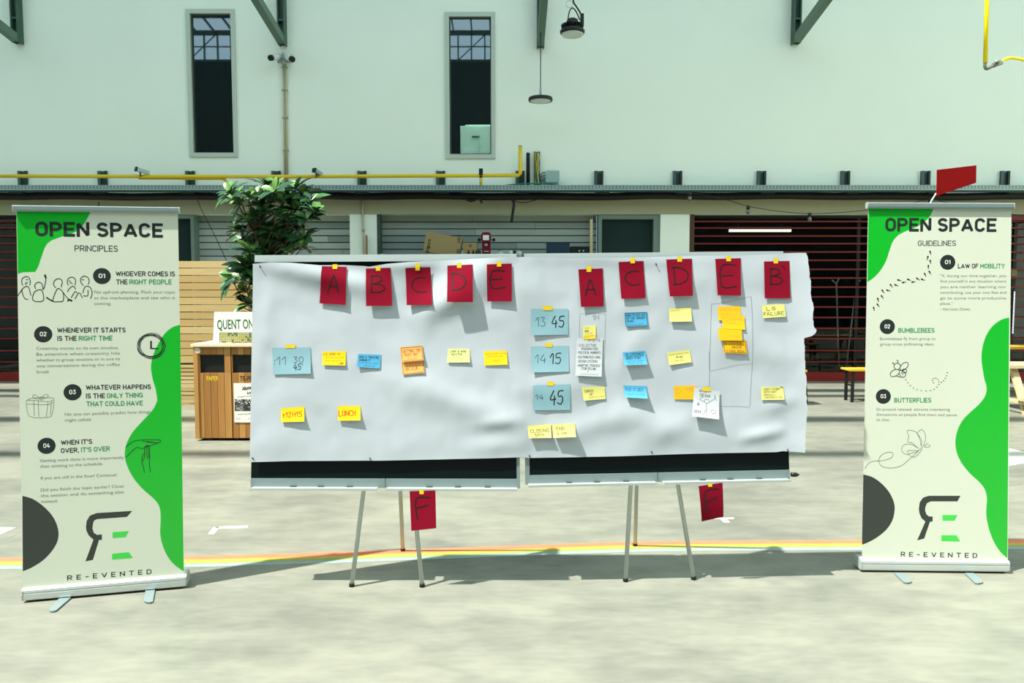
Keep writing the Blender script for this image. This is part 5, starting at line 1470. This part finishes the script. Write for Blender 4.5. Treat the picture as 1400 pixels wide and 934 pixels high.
# ------------------------------------------------------------------ a narrow straight-sided sign alphabet, drawn as strokes
def E_(cx, cy, rx, ry, a0, a1, n=8):
    return [(cx + rx * math.cos(math.radians(a0 + (a1 - a0) * i / n)), cy + ry * math.sin(math.radians(a0 + (a1 - a0) * i / n))) for i in range(n + 1)]
_P = [(0, 0), (0, 1), (.5, 1)] + E_(.5, .73, .5, .27, 90, -90) + [(0, .46)]
SIGN = {
    'A': (.68, [[(0, 0), (.5, 1), (1, 0)], [(.16, .24), (.84, .24)]]),
    'B': (.58, [[(.5, .53), (0, .53), (0, 1), (.5, 1)] + E_(.5, .765, .45, .235, 90, -90) + E_(.5, .265, .5, .265, 90, -90) + [(0, 0), (0, .53)]]),
    'C': (.56, [E_(.5, .7, .5, .3, 10, 180) + E_(.5, .3, .5, .3, 180, 350)]),
    'D': (.57, [[(0, 0), (0, 1), (.42, 1)] + E_(.42, .7, .58, .3, 90, 0) + E_(.42, .3, .58, .3, 0, -90) + [(0, 0), (0, .1)]]),
    'E': (.5, [[(1, 1), (0, 1), (0, 0), (1, 0)], [(0, .5), (.86, .5)]]), 'F': (.5, [[(1, 1), (0, 1), (0, 0)], [(0, .5), (.86, .5)]]),
    'G': (.57, [E_(.5, .7, .5, .3, 10, 180) + E_(.5, .3, .5, .3, 180, 360) + [(1, .46), (.55, .46)]]),
    'H': (.58, [[(0, 0), (0, 1)], [(1, 0), (1, 1)], [(0, .5), (1, .5)]]), 'I': (.0, [[(0, 0), (0, 1)]]), 'J': (.5, [[(1, 1), (1, .3)] + E_(.5, .3, .5, .3, 0, -170)]),
    'K': (.58, [[(0, 0), (0, 1)], [(1, 1), (0, .4)], [(.35, .6), (1, 0)]]), 'L': (.48, [[(0, 1), (0, 0), (1, 0)]]), 'M': (.72, [[(0, 0), (0, 1), (.5, .25), (1, 1), (1, 0)]]),
    'N': (.6, [[(0, 0), (0, 1), (1, 0), (1, 1)]]), 'O': (.57, [E_(.5, .7, .5, .3, 0, 180) + E_(.5, .3, .5, .3, 180, 360) + [(1, .7), (1, .72)]]),
    'P': (.56, [_P]), 'Q': (.57, [E_(.5, .7, .5, .3, 0, 180) + E_(.5, .3, .5, .3, 180, 360) + [(1, .7)], [(.6, .2), (1.05, -.06)]]), 'R': (.58, [_P, [(.5, .46), (1, 0)]]),
    'S': (.54, [E_(.5, .755, .48, .245, 15, 180) + E_(.5, .755, .48, .245, 180, 235)[1:] + E_(.5, .25, .5, .25, 55, 0)[0:] + E_(.5, .25, .5, .25, 0, -165)[1:]]),
    'T': (.58, [[(0, 1), (1, 1)], [(.5, 1), (.5, 0)]]), 'U': (.57, [[(0, 1), (0, .3)] + E_(.5, .3, .5, .3, 180, 360) + [(1, 1)]]), 'V': (.64, [[(0, 1), (.5, 0), (1, 1)]]),
    'W': (.9, [[(0, 1), (.25, 0), (.5, .9), (.75, 0), (1, 1)]]), 'X': (.6, [[(0, 0), (1, 1)], [(0, 1), (1, 0)]]), 'Y': (.62, [[(0, 1), (.5, .45), (1, 1)], [(.5, .45), (.5, 0)]]), 'Z': (.54, [[(0, 1), (1, 1), (0, 0), (1, 0)]]),
    '0': (.54, [E_(.5, .7, .5, .3, 0, 180) + E_(.5, .3, .5, .3, 180, 360) + [(1, .7), (1, .72)]]), '1': (.24, [[(0, .78), (1, 1), (1, 0)]]), '2': (.52, [E_(.5, .73, .5, .27, 170, -20) + [(0, 0), (1, 0)]]),
    '3': (.52, [[(0, 1), (1, 1), (.42, .6)] + E_(.5, .3, .5, .3, 90, -165)]), '4': (.56, [[(.55, 1), (0, .25), (1, .25)], [(.72, .5), (.72, 0)]]), "'": (.0, [[(0, 1), (0, .74)]]), ',': (.06, [[(1, .04), (0, -.16)]]), '-': (.32, [[(0, .46), (1, .46)]]),
}
def miter_ribbon(m, pts, hw, fn):
    n = len(pts); k0 = len(m.v)
    for i in range(n):
        d1 = None if i == 0 else (pts[i][0] - pts[i - 1][0], pts[i][1] - pts[i - 1][1])
        d2 = None if i == n - 1 else (pts[i + 1][0] - pts[i][0], pts[i + 1][1] - pts[i][1])
        d1 = d1 or d2; d2 = d2 or d1
        l1 = math.hypot(*d1) or 1e-9; l2 = math.hypot(*d2) or 1e-9
        n1 = (-d1[1] / l1, d1[0] / l1); n2 = (-d2[1] / l2, d2[0] / l2)
        c_ = 1 + n1[0] * n2[0] + n1[1] * n2[1]
        f_ = min(1 / max(c_, 0.1), 1.6)
        ox, oy = (n1[0] + n2[0]) * f_ * hw, (n1[1] + n2[1]) * f_ * hw
        m.v.append(fn(pts[i][0] + ox, pts[i][1] + oy)); m.v.append(fn(pts[i][0] - ox, pts[i][1] - oy))
    for i in range(n - 1):
        a = k0 + 2 * i; m.face([a, a + 1, a + 3, a + 2])
def sign_text(m, s, P0, P1, up, cap, off, t=0.16, gap=0.1):
    # straight-sided capitals of stroke t (fraction of cap height) filling the line P0-P1
    adv = []; x = 0.0
    for ch_ in s:
        adv.append(x)
        x += (0.26 if ch_ == ' ' else SIGN[ch_][0] + t) + gap
    W_ = x - gap
    d = P1 - P0
    for ch_, x0 in zip(s, adv):
        if ch_ == ' ': continue
        w_, L = SIGN[ch_]
        for st in L:
            cl = [(x0 + t / 2 + px * w_, t / 2 + py * (1 - t)) for px, py in st]
            # square off free ends
            if abs(cl[0][0] - cl[-1][0]) + abs(cl[0][1] - cl[-1][1]) > .02:
                for a, b in ((0, 1), (-1, -2)):
                    (ax, ay), (bx, by) = cl[a], cl[b]; l = math.hypot(ax - bx, ay - by) or 1
                    e_ = t / 2 if (abs(ax - bx) < .02 or abs(ay - by) < .02) else t / 4
                    if ch_ in 'CGSJ23': e_ = 0
                    cl[a] = (ax + (ax - bx) / l * e_, ay + (ay - by) / l * e_)
            runs = [[cl[0]]]
            for i in range(1, len(cl)):
                runs[-1].append(cl[i])
                if i < len(cl) - 1:
                    (ax, ay), (bx, by), (cx_, cy_) = cl[i - 1], cl[i], cl[i + 1]
                    u1, v1, u2, v2 = bx - ax, by - ay, cx_ - bx, cy_ - by
                    if (u1 * u2 + v1 * v2) < -0.1 * math.hypot(u1, v1) * math.hypot(u2, v2): runs.append([cl[i]])
            for rn in runs:
                miter_ribbon(m, rn, t / 2, lambda x, y: P0 + d * (x / W_) + up * (y * cap) + off)
# ------------------------------------------------------------------ roll-up banners
STROKE = {'heading': 0.205, 'subheading': 0.125, 'section_title': 0.18, 'logo_lettering': 0.15}
class Banner:
    def __init__(self, label, foot_l, foot_r, lean, corners, rail, feet):
        self.P0, self.P1 = floor_at(*foot_l), floor_at(*foot_r)
        self.e = (self.P1 - self.P0).normalized()
        self.b = Vector((-self.e.y, self.e.x, 0))
        self.u = (self.b * math.sin(lean) + Vector((0, 0, 1)) * math.cos(lean)).normalized()
        self.n = self.e.cross(self.u).normalized()      # towards the viewer
        if self.n.y > 0: self.n = -self.n
        self.O = self.P0 + self.b * 0.022 + Vector((0, 0, 0.08))
        mid = (self.P0 + self.P1) / 2
        t = self.t = thing('roll_up_banner', label, 'banner', (mid.x, mid.y, 0))
        e, b, L = self.e, self.b, (self.P1 - self.P0).length
        prof = [(0.004, 0.012), (0.0, 0.02), (0.0, 0.045), (0.004, 0.047), (0.004, 0.052), (0.0, 0.054), (0.003, 0.066), (0.012, 0.074), (0.05, 0.078), (0.09, 0.076), (0.108, 0.066), (0.112, 0.03), (0.108, 0.012)]
        def cas(m):
            m.hexa([self.P0 + b * d + Vector((0, 0, z)) for d, z in prof][::-1], [self.P1 + b * d + Vector((0, 0, z)) for d, z in prof][::-1])
            m.cur = 1
            m.hexa([self.P0 + e * 0.02 + b * d for d in (0.01, 0.1)] + [self.P1 - e * 0.02 + b * d for d in (0.1, 0.01)], [p + Vector((0, 0, 0.012)) for p in [self.P0 + e * 0.02 + b * d for d in (0.01, 0.1)] + [self.P1 - e * 0.02 + b * d for d in (0.1, 0.01)]])
        part('cassette', cas, [M_ALU, M_BLACK], t)
        for p, s in ((self.P0, -1), (self.P1, 1)):
            part('end_cap', lambda m: m.hexa([p + b * (0.056 + (d - 0.056) * 1.03) + Vector((0, 0, 0.001 + z * 0.99)) for d, z in prof], [p + e * (s * 0.006) + b * (0.056 + (d - 0.056) * 1.03) + Vector((0, 0, 0.001 + z * 0.99)) for d, z in prof]), mat('end_cap_grey', (168, 178, 174), 0.4, 0.3), t)
        for poly in feet:
            (ax, ay), (bx, by), (cx_, cy_), (dx_, dy_) = poly if poly[0][1] > poly[2][1] else (poly[2], poly[3], poly[0], poly[1])
            ox, oy = (ax + bx - cx_ - dx_) * 0.055, (ay + by - cy_ - dy_) * 0.055
            P = [floor_at(x, y, 0.004) for x, y in ((ax, ay), (ax + (bx - ax) * .25 + ox * .85, ay + (by - ay) * .25 + oy * .85), (ax + (bx - ax) * .5 + ox, ay + (by - ay) * .5 + oy), (ax + (bx - ax) * .75 + ox * .85, ay + (by - ay) * .75 + oy * .85), (bx, by), (cx_, cy_), (dx_, dy_))]
            part('foot', lambda m: m.hexa(P[::-1], [q + Vector((0, 0, 0.005)) for q in P][::-1]), M_ALU_LT, t)
        self.sheet = part('printed_sheet', lambda m: m.hexa([self.at(*c) for c in corners], [self.at(*c) - self.n * 0.0006 for c in corners]), M_BANNER, t)
        a, c = self.at(*rail[0]), self.at(*rail[1])
        hgt = rail[2] / FPX * a.y
        ex = (c - a).normalized()
        rp = [(0.012, 0), (0.016, hgt * 0.3), (0.016, hgt * 0.85), (0.008, hgt), (-0.01, hgt), (-0.014, hgt * 0.4), (-0.01, 0)]
        part('top_rail', lambda m: m.hexa([a + self.n * d + self.u * (z - hgt) for d, z in rp], [c + self.n * d + self.u * (z - hgt) for d, z in rp]), M_ALU_LT, t)
        for p, s in ((a, -1), (c, 1)):
            part('rail_cap', lambda m: m.hexa([p + self.n * d * 1.06 + self.u * (z - hgt) for d, z in rp], [p + ex * (s * 0.006) + self.n * d * 1.06 + self.u * (z - hgt) for d, z in rp]), mat('end_cap_grey', (168, 178, 174), 0.4, 0.3), t)
        m0 = (self.P0 + self.P1) / 2 + b * 0.085 + Vector((0, 0, 0.05)); m1 = (a + c) / 2 - self.n * 0.02
        part('support_pole', lambda m: m.tube([m0, m1], 0.009, 10), M_ALU, t)
        self.lv = 0
    def at(self, x, y, k=0):
        return on_plane(x, y, self.O, self.n) + self.n * (0.00012 * k)
    def poly(self, name, px, m_, k=1):
        m = MB(); m.quad(*[self.at(x, y, k) for x, y in px])
        from mathutils.geometry import tessellate_polygon
        flat = [Vector((x, -y, 0)) for x, y in px]
        m2 = MB(); m2.v = m.v
        for tri in tessellate_polygon([flat]): m2.face(tri)
        return build(name, m2, m_, self.sheet)
    def text(self, name, items, mats):
        m = MB()
        for s, a, b_, cap, bold, sp, mi in items:
            m.cur = mi
            P0, P1 = self.at(*a), self.at(*b_)
            
            if bold > 0: sign_text(m, s, P0, P1, self.u, cap / FPX * P0.y, self.n * 0.00036, STROKE[name], {'logo_lettering': 0.62}.get(name, 0.1))
            else: put_text(m, s, P0, P1, self.u, cap / FPX * P0.y, self.n * 0.00036, bold, sp)
        return build(name, m, mats, self.sheet)
    def badge(self, s, cx, cy, r):
        m = MB()
        c = self.at(cx, cy, 1.6); R = r / FPX * c.y
        n = len(m.v); m.v.append(c)
        for k in range(40):
            m.v.append(c + self.e * (R * math.cos(k * math.pi / 20)) + self.u * (R * math.sin(k * math.pi / 20)))
        for k in range(40): m.face([n, n + 1 + k, n + 1 + (k + 1) % 40])
        m.cur = 1
        P0, P1 = c - self.e * R * 0.36 - self.u * R * 0.24, c + self.e * R * 0.36 - self.u * R * 0.24
        sign_text(m, s, P0, P1, self.u, R * 0.55, self.n * 0.0002, 0.15)
        return build('number_badge', m, [M_TXT, M_WHITE_INK], self.sheet)
    def strokes(self, name, L, wd, m_, k=3):
        m = MB()
        for pts_ in L:
            w_ = wd
            if isinstance(pts_, tuple): pts_, w_ = pts_
            n = len(pts_); k0 = len(m.v)
            for i, (x, y) in enumerate(pts_):
                ax, ay = pts_[max(i - 1, 0)]; bx, by = pts_[min(i + 1, n - 1)]
                l = math.hypot(bx - ax, by - ay) or 1
                nx, ny = -(by - ay) / l * w_ / 2, (bx - ax) / l * w_ / 2
                m.v.append(self.at(x + nx, y + ny, k)); m.v.append(self.at(x - nx, y - ny, k))
            for i in range(n - 1):
                a = k0 + 2 * i; m.face([a, a + 1, a + 3, a + 2])
        return build(name, m, m_, self.sheet)
    def dots(self, name, L, m_, k=3):
        m = MB()
        for x, y, rx, ry, ang in L:
            n = len(m.v); m.v.append(self.at(x, y, k)); ca, sa = math.cos(ang), math.sin(ang)
            for j in range(14):
                a, b_ = rx * math.cos(j * math.pi / 7), ry * math.sin(j * math.pi / 7)
                m.v.append(self.at(x + a * ca - b_ * sa, y + a * sa + b_ * ca, k))
            for j in range(14): m.face([n, n + 1 + j, n + 1 + (j + 1) % 14])
        return build(name, m, m_, self.sheet)

def mapper(ox, oy, s):
    return lambda L: [(ox + x * s, oy + y * s) for x, y in L]
def cm(L, n=5): return catmull(L, n)

# ---- left banner
bn = Banner('tall roll-up banner headed OPEN SPACE PRINCIPLES at the left', (31.5, 825), (253.5, 805), 0.06,
            [(31, 806), (252, 785), (243.2, 289), (22.3, 286)], ((19.5, 281), (244.2, 283.8), 8.0),
            [[(67, 834.5), (77, 835.5), (97, 818), (82, 818)], [(196.5, 822.5), (209, 823.5), (212, 807), (199, 808)]])
a1, a2, a3 = mapper(0, 260, .3211), mapper(0, 540, .3318), mapper(20, 530, .15714)
a0 = mapper(20, 360, .08571)
def A1(x, y): return a1([(x, y)])[0]
def A2(x, y): return a2([(x, y)])[0]
o = bn.poly('corner_wave', a1([(71, 91), (386, 93)] + cm([(386, 93), (360, 140), (325, 175), (270, 196), (222, 213), (195, 237), (178, 280), (163, 325), (150, 348)])[1:] + [(95, 350), (76, 357)]), M_GREEN)
bn.poly('side_wave', a1(cm([(767, 573), (735, 584), (705, 607), (682, 640), (655, 695), (643, 748), (649, 800), (662, 845), (667, 872)])) + a2(cm([(648, 22), (632, 58), (590, 105), (548, 152), (522, 200), (514, 245), (523, 290), (548, 340), (585, 385), (625, 420), (648, 445), (660, 475), (662, 520), (660, 570), (670, 620), (693, 670), (722, 703), (757, 727)])) , M_GREEN)
bn.poly('dark_disc', a2(cm([(92, 416), (135, 429), (180, 460), (218, 502), (238, 548), (240, 590), (222, 632), (182, 678), (132, 711), (94, 727)])), M_DISC)
bn.text('heading', [('OPEN SPACE', A1(151, 197), A1(694, 203), 20.3, 0.022, 1.0, 0)], [M_TXT])
bn.text('subheading', [('PRINCIPLES', A1(318, 261), A1(502, 262), 8.4, 0.004, 1.0, 0)], [M_TXT])
bn.badge('01', *A1(434, 366), 11); bn.badge('02', *A1(184, 614), 11.2); bn.badge('03', *A1(309, 861), 11.2); bn.badge('04', *A2(192, 210), 11.2)
T2 = [M_TXT, M_TXT_GREEN]
bn.text('section_title', [('WHOEVER COMES IS', A1(493, 366.5), A1(745, 367), 6.8, 0.016, 1.0, 0), ('THE', A1(495, 401.5), A1(543, 401.5), 6.8, 0.016, 1.0, 0), ('RIGHT PEOPLE', A1(551, 401.5), A1(731, 401.5), 6.8, 0.012, 1.0, 1)], T2)
bn.text('section_title', [('WHENEVER IT STARTS', A1(244, 607), A1(535, 606), 6.8, 0.016, 1.0, 0), ('IS THE', A1(244, 642), A1(327, 641.5), 6.8, 0.016, 1.0, 0), ('RIGHT TIME', A1(335, 641.5), A1(479, 640.5), 6.8, 0.012, 1.0, 1)], T2)
bn.text('section_title', [('WHATEVER HAPPENS', A1(366, 851), A1(643, 847.5), 6.8, 0.016, 1.0, 0), ('IS THE', A1(366, 887), A1(447, 886), 6.8, 0.016, 1.0, 0), ('ONLY THING', A1(455, 886), A1(608, 883), 6.8, 0.012, 1.0, 1), ('THAT COULD HAVE', A1(368, 921), A1(608, 917), 6.8, 0.012, 1.0, 1)], T2)
bn.text('section_title', [("WHEN IT'S", A2(251, 207), A2(380, 202), 6.8, 0.016, 1.0, 0), ('OVER,', A2(251, 240), A2(326, 237), 6.8, 0.016, 1.0, 0), ("IT'S OVER", A2(334, 237), A2(453, 231), 6.8, 0.012, 1.0, 1)], T2)
def para(b, L, cap, fn):
    b.text('paragraph', [(s, fn(x0, y0), fn(x1, y1), cap, -0.004, 1.0, 0) for s, x0, y0, x1, y1 in L], [M_TXT_MID])
para(bn, [('No upfront planning. Pitch your topic', 401, 440, 745, 440), ('at the marketplace and see who is', 401, 465, 745, 464), ('coming.', 401, 489, 474, 489)], 4.3, A1)
para(bn, [('Creativity moves on its own timeline.', 155, 680, 505, 677), ('Be attentive when creativity hits', 155, 705, 510, 700), ('whether in group sessions or in one to', 155, 730, 510, 724), ('one conversations during the coffee', 156, 755, 510, 748), ('break', 157, 780, 210, 779)], 4.3, A1)
para(bn, [('No one can possibly predict how things', 267, 86, 620, 75), ('might unfold.', 267, 110, 378, 107)], 4.4, A2)
para(bn, [('Getting work done is more importantly', 165, 277, 510, 263), ('than sticking to the schedule.', 166, 301, 424, 289)], 4.4, A2)
para(bn, [('If you are still in the flow? Continue!', 168, 349, 480, 335)], 4.4, A2)
para(bn, [('Did you finish the topic earlier? Close', 168, 398, 510, 381), ('the session and do something else', 168, 422, 510, 405), ('instead.', 170, 446, 238, 442)], 4.4, A2)
# people drawing
ppl = [[(130, 355), (112, 300), (125, 240), (185, 212), (232, 235), (250, 300), (240, 350)], [(115, 425), (150, 385), (200, 368), (230, 400), (255, 500), (268, 510)], [(48, 520), (110, 430)], [(112, 410), (125, 480), (160, 560), (215, 577)],
       [(180, 262), (215, 262)], [(215, 305), (175, 318), (185, 345)],
       [(335, 408), (320, 350), (360, 308), (410, 308), (440, 340), (455, 410)], [(375, 425), (420, 425), (450, 470), (465, 570), (430, 608), (340, 610), (288, 580), (295, 510), (325, 450), (375, 425)], [(440, 410), (462, 412), (485, 340), (497, 240), (482, 180)],
       [(660, 392), (625, 350), (630, 290), (680, 248), (735, 255), (760, 300), (740, 380)], [(705, 402), (755, 440), (780, 500), (775, 590), (740, 612), (620, 612), (612, 580), (640, 490), (680, 410), (705, 402)], [(755, 440), (855, 570), (918, 602)], [(505, 543), (612, 605)],
       [(858, 355), (840, 300), (860, 240), (915, 222), (960, 245), (972, 300), (962, 350)], [(842, 455), (875, 400), (930, 365), (960, 385), (970, 418)], [(868, 280), (892, 288)], [(878, 315), (905, 312), (920, 332)],
       [(902, 552), (960, 455), (1000, 475)], [(960, 570), (1030, 470), (1080, 555)],
       [(1100, 355), (1060, 310), (1055, 240), (1115, 205), (1175, 235), (1188, 300), (1170, 335)], [(1088, 475), (1120, 380), (1180, 368), (1225, 420), (1235, 500), (1210, 565)], [(1168, 420), (1165, 515), (1095, 520)], [(1072, 262), (1105, 262)]]
bn.strokes('people_drawing', [cm(a0(L), 4) for L in ppl] + [(a0([(482, 180), (490, 215), (505, 240)]), 2.6), (a0([(505, 543), (560, 580), (612, 606)]), 1.8), (a0([(845, 605), (865, 578), (918, 602)]), 2.6)], 1.1, M_TXT)
# clock
cx, cy = A1(643.5, 664)
rings = []
rr = random.Random(8)
for k in range(5):
    r0 = 19.3 - k * 0.95
    rings.append(cm([(cx + (r0 + rr.uniform(-.7, .7)) * math.cos(a * .5236) + rr.uniform(-.4, .4), cy + (r0 * 0.9 + rr.uniform(-.7, .7)) * math.sin(a * .5236)) for a in range(13)], 4))
bn.strokes('clock_drawing', rings + [(a1([(643, 676), (643, 642)]), 2.4), (a1([(640, 674), (674, 675)]), 1.8)], 0.75, M_TXT)
# gift
gf = [[(100, 125), (130, 250), (280, 258), (325, 235), (345, 110)], [(100, 125), (105, 112), (190, 112), (300, 122), (345, 100)], [(110, 142), (290, 148), (335, 125)], [(290, 125), (275, 255)], [(165, 112), (172, 245)], [(205, 115), (210, 252)], [(105, 112), (160, 90), (320, 88), (345, 100)],
      [(225, 95), (175, 62), (158, 72), (170, 95), (225, 97)], [(235, 92), (260, 62), (290, 62), (285, 85), (240, 97)], [(225, 80), (245, 85), (240, 105), (222, 102), (225, 80)], [(320, 112), (310, 240)]]
bn.strokes('gift_drawing', [cm(a3(L), 3) for L in gf], 0.55, M_TXT_MID)
hd = [[(965, 522), (1030, 470), (1110, 456), (1255, 456), (1268, 465), (1250, 480), (1170, 472), (1110, 465)], [(965, 612), (1055, 525), (1110, 530), (1170, 508), (1245, 485)], [(1150, 475), (1225, 480)], [(1150, 500), (1130, 525), (1130, 570), (1112, 590), (1108, 650), (1120, 690), (1130, 740)], [(1150, 505), (1145, 560), (1158, 625)], [(1165, 505), (1162, 560), (1170, 610)], [(1172, 508), (1175, 600), (1172, 670), (1183, 735)], [(1130, 570), (1128, 610), (1115, 640)], [(1150, 500), (1172, 508)]]
bn.strokes('hands_drawing', [cm(a3(L), 4) for L in hd], 0.9, M_TXT)
bn.poly('logo_letter', a2([(545, 478), (523, 503), (400, 512), (388, 518), (383, 532), (381, 550), (386, 568), (400, 577), (420, 575), (420, 598), (408, 598), (383, 680), (352, 686), (385, 597), (366, 580), (356, 560), (354, 545), (357, 520), (370, 498), (398, 487)]), M_DISC)
bn.poly('logo_bar', a2([(464, 566), (531, 561), (518, 586), (464, 590)]), M_LOGO_GREEN, 2)
bn.poly('logo_bar', a2([(462, 655), (531, 648), (548, 672), (462, 679)]), M_LOGO_GREEN, 2)
bn.text('logo_lettering', [('RE-EVENTED', A2(277, 765), A2(624, 738), 7.0, 0.016, 2.5, 0)], [M_TXT])

# ---- right banner
bn = Banner('tall roll-up banner headed OPEN SPACE GUIDELINES at the right', (1178.5, 782.8), (1379, 785), 0.03,
            [(1178.4, 769), (1377.8, 768), (1383, 282), (1187, 281)], ((1186, 277), (1384, 278), 8.0),
            [[(1222, 784), (1236, 784.3), (1246.5, 795.5), (1235.5, 797)], [(1319, 784.5), (1331, 784.5), (1344, 796), (1333, 798)]])
g1, g2, g3, g4 = mapper(1120, 220, .3211), mapper(1120, 520, .3211), mapper(1180, 330, .10705), mapper(1180, 480, .18205)
def G1(x, y): return g1([(x, y)])[0]
def G2(x, y): return g2([(x, y)])[0]
bn.poly('corner_wave', g1([(210, 201), (487, 203)] + cm([(487, 203), (472, 235), (445, 262), (408, 284), (368, 300), (335, 318), (313, 345), (300, 380), (285, 425), (262, 465), (235, 495), (205, 517)])[1:]), M_GREEN)
bn.poly('side_wave', g1(cm([(809, 667), (775, 677), (740, 702), (713, 740), (697, 785), (691, 830), (694, 875), (704, 934)])) + g2(cm([(709, 12), (713, 40), (705, 70), (680, 103), (648, 132), (615, 165), (592, 205), (580, 255), (585, 305), (605, 350), (640, 395), (680, 432), (705, 465), (714, 505), (711, 560), (716, 605), (730, 655), (750, 700), (775, 735), (801, 758)])), M_GREEN)
bn.poly('dark_disc', g2(cm([(188, 401), (228, 413), (268, 442), (300, 480), (318, 520), (321, 555), (311, 598), (285, 637), (245, 670), (207, 691), (182, 700)])), M_DISC)
bn.text('heading', [('OPEN SPACE', G1(281, 301), G1(754, 303), 18.6, 0.022, 1.0, 0)], [M_TXT])
bn.text('subheading', [('GUIDELINES', G1(420, 362), G1(582, 362), 7.2, 0.004, 1.0, 0)], [M_TXT])
bn.badge('01', *G1(547, 432), 10.2); bn.badge('02', *G1(290, 706), 10.2); bn.badge('03', *G2(273, 69), 10.2)
bn.text('section_title', [('LAW OF', G1(590, 458), G1(677, 458), 6.5, 0.016, 1.0, 0), ('MOBILITY', G1(685, 458), G1(790, 458), 6.5, 0.012, 1.0, 1)], T2)
bn.text('section_title', [('BUMBLEBEES', G1(336, 732), G1(491, 732), 6.5, 0.014, 1.0, 1)], T2)
bn.text('section_title', [('BUTTERFLIES', G2(319, 95), G2(477, 95), 6.5, 0.014, 1.0, 1)], T2)
para(bn, [('"If, during our time together, you', 515, 495, 796, 495), ('find yourself in any situation where', 515, 518, 796, 518), ('you are neither learning nor', 515, 542, 796, 542), ('contributing, use your two feet and', 515, 566, 796, 566), ('go to some more productive', 515, 590, 796, 590), ('place."', 515, 613, 567, 613), ('- Harrison Owen', 515, 637, 642, 637)], 4.0, G1)
para(bn, [('Bumblebees fly from group to', 259, 763, 495, 763), ('group cross pollinating ideas.', 259, 786, 490, 786)], 4.0, G1)
para(bn, [('Sit around relaxed, attracts interesting', 243, 129, 556, 130), ('discussions as people find them and pause', 243, 151, 586, 153), ('to chat.', 243, 173, 300, 174)], 4.0, G2)
fp = [(137, 860, 100), (190, 815, 130), (190, 745, 105), (243, 708, 125), (252, 637, 125), (320, 628, 165), (358, 565, 125), (422, 560, 160), (460, 497, 165), (520, 524, 190), (585, 491, 160), (641, 519, 190), (698, 480, 145), (762, 489, 160), (792, 425, 115), (851, 397, 120), (833, 325, 88), (859, 260, 100), (824, 210, 75), (858, 143, 105)]
fl = []
for x, y, a in fp:
    an = math.radians(-a) ; X, Y_ = g3([(x, y)])[0]
    fl.append((X + 0.9 * math.cos(an), Y_ + 0.9 * math.sin(an), 2.0, 1.15, an)); fl.append((X - 2.2 * math.cos(an), Y_ - 2.2 * math.sin(an), 0.85, 0.8, an))
bn.dots('footprints_drawing', fl, M_TXT)
def ell(cx, cy, rx, ry, an, n=24): return [(cx + rx * math.cos(t) * math.cos(an) - ry * math.sin(t) * math.sin(an), cy + rx * math.cos(t) * math.sin(an) + ry * math.sin(t) * math.cos(an)) for t in [2 * math.pi * i / n for i in range(n + 1)]]
bee = [ell(256, 115, 24, 24, 0), ell(308, 115, 38, 22, -0.75), ell(238, 165, 38, 23, -0.5), ell(310, 150, 17, 15, 0.2), cm([(275, 145), (300, 150), (320, 170), (310, 195), (280, 195), (252, 188)], 4), cm([(285, 160), (300, 178)], 3), cm([(268, 168), (285, 190)], 3), cm([(262, 95), (262, 72), (250, 70)], 3), cm([(240, 103), (225, 92)], 3)]
bn.strokes('bee_drawing', [g4(L) for L in bee], 0.9, M_TXT)
tr = catmull([(322, 217), (345, 250), (378, 278), (420, 294), (472, 300), (520, 293), (555, 270), (572, 240), (560, 212), (538, 203), (520, 220), (534, 245)], 3)
dl = [g4([p])[0] + (0.75, 0.75, 0) for p in tr[::2]] + [g4([p])[0] + (0.75, 0.75, 0) for p in ((588, 236), (603, 224), (617, 206), (627, 186), (632, 163))] + [g4([(224, 90)])[0] + (0.9, 0.9, 0)]
bn.dots('flight_dots', dl, M_TXT)
bf = [[(12, 885), (40, 845), (80, 827), (140, 824), (200, 808), (225, 785), (215, 762), (180, 762), (140, 780), (118, 815), (125, 850), (160, 873), (220, 878), (290, 860), (350, 810), (390, 775), (430, 735), (455, 710), (468, 665), (465, 620), (440, 590), (415, 605), (405, 620)],
      [(418, 732), (385, 705), (370, 690), (335, 680), (343, 640), (330, 605), (345, 595), (390, 605), (425, 645), (440, 680), (437, 715)], [(405, 620), (425, 660), (435, 712)], [(418, 732), (370, 705), (320, 700), (293, 720), (292, 755), (320, 775), (338, 778)], [(415, 748), (340, 748), (335, 765), (350, 785), (380, 797), (410, 780), (430, 755), (445, 735)], [(340, 775), (415, 752)], [(460, 715), (480, 700), (487, 690)], [(460, 720), (490, 722), (502, 710), (492, 705)]]
bn.strokes('butterfly_drawing', [cm(g4(L), 5) for L in bf], 0.65, M_TXT_MID)
bn.poly('logo_letter', g2([(602, 492), (588, 516), (475, 516), (459, 523), (452, 540), (451, 555), (457, 572), (468, 580), (483, 580), (483, 602), (472, 602), (447, 674), (417, 682), (452, 602), (436, 588), (427, 568), (424, 548), (428, 520), (442, 500), (466, 492)]), M_DISC)
bn.poly('logo_bar', g2([(525, 574), (588, 574), (576, 598), (525, 598)]), M_LOGO_GREEN, 2)
bn.poly('logo_bar', g2([(520, 660), (585, 660), (600, 687), (520, 685)]), M_LOGO_GREEN, 2)
bn.text('logo_lettering', [('RE-EVENTED', G2(347, 751), G2(672, 757), 6.9, 0.016, 2.5, 0)], [M_TXT])
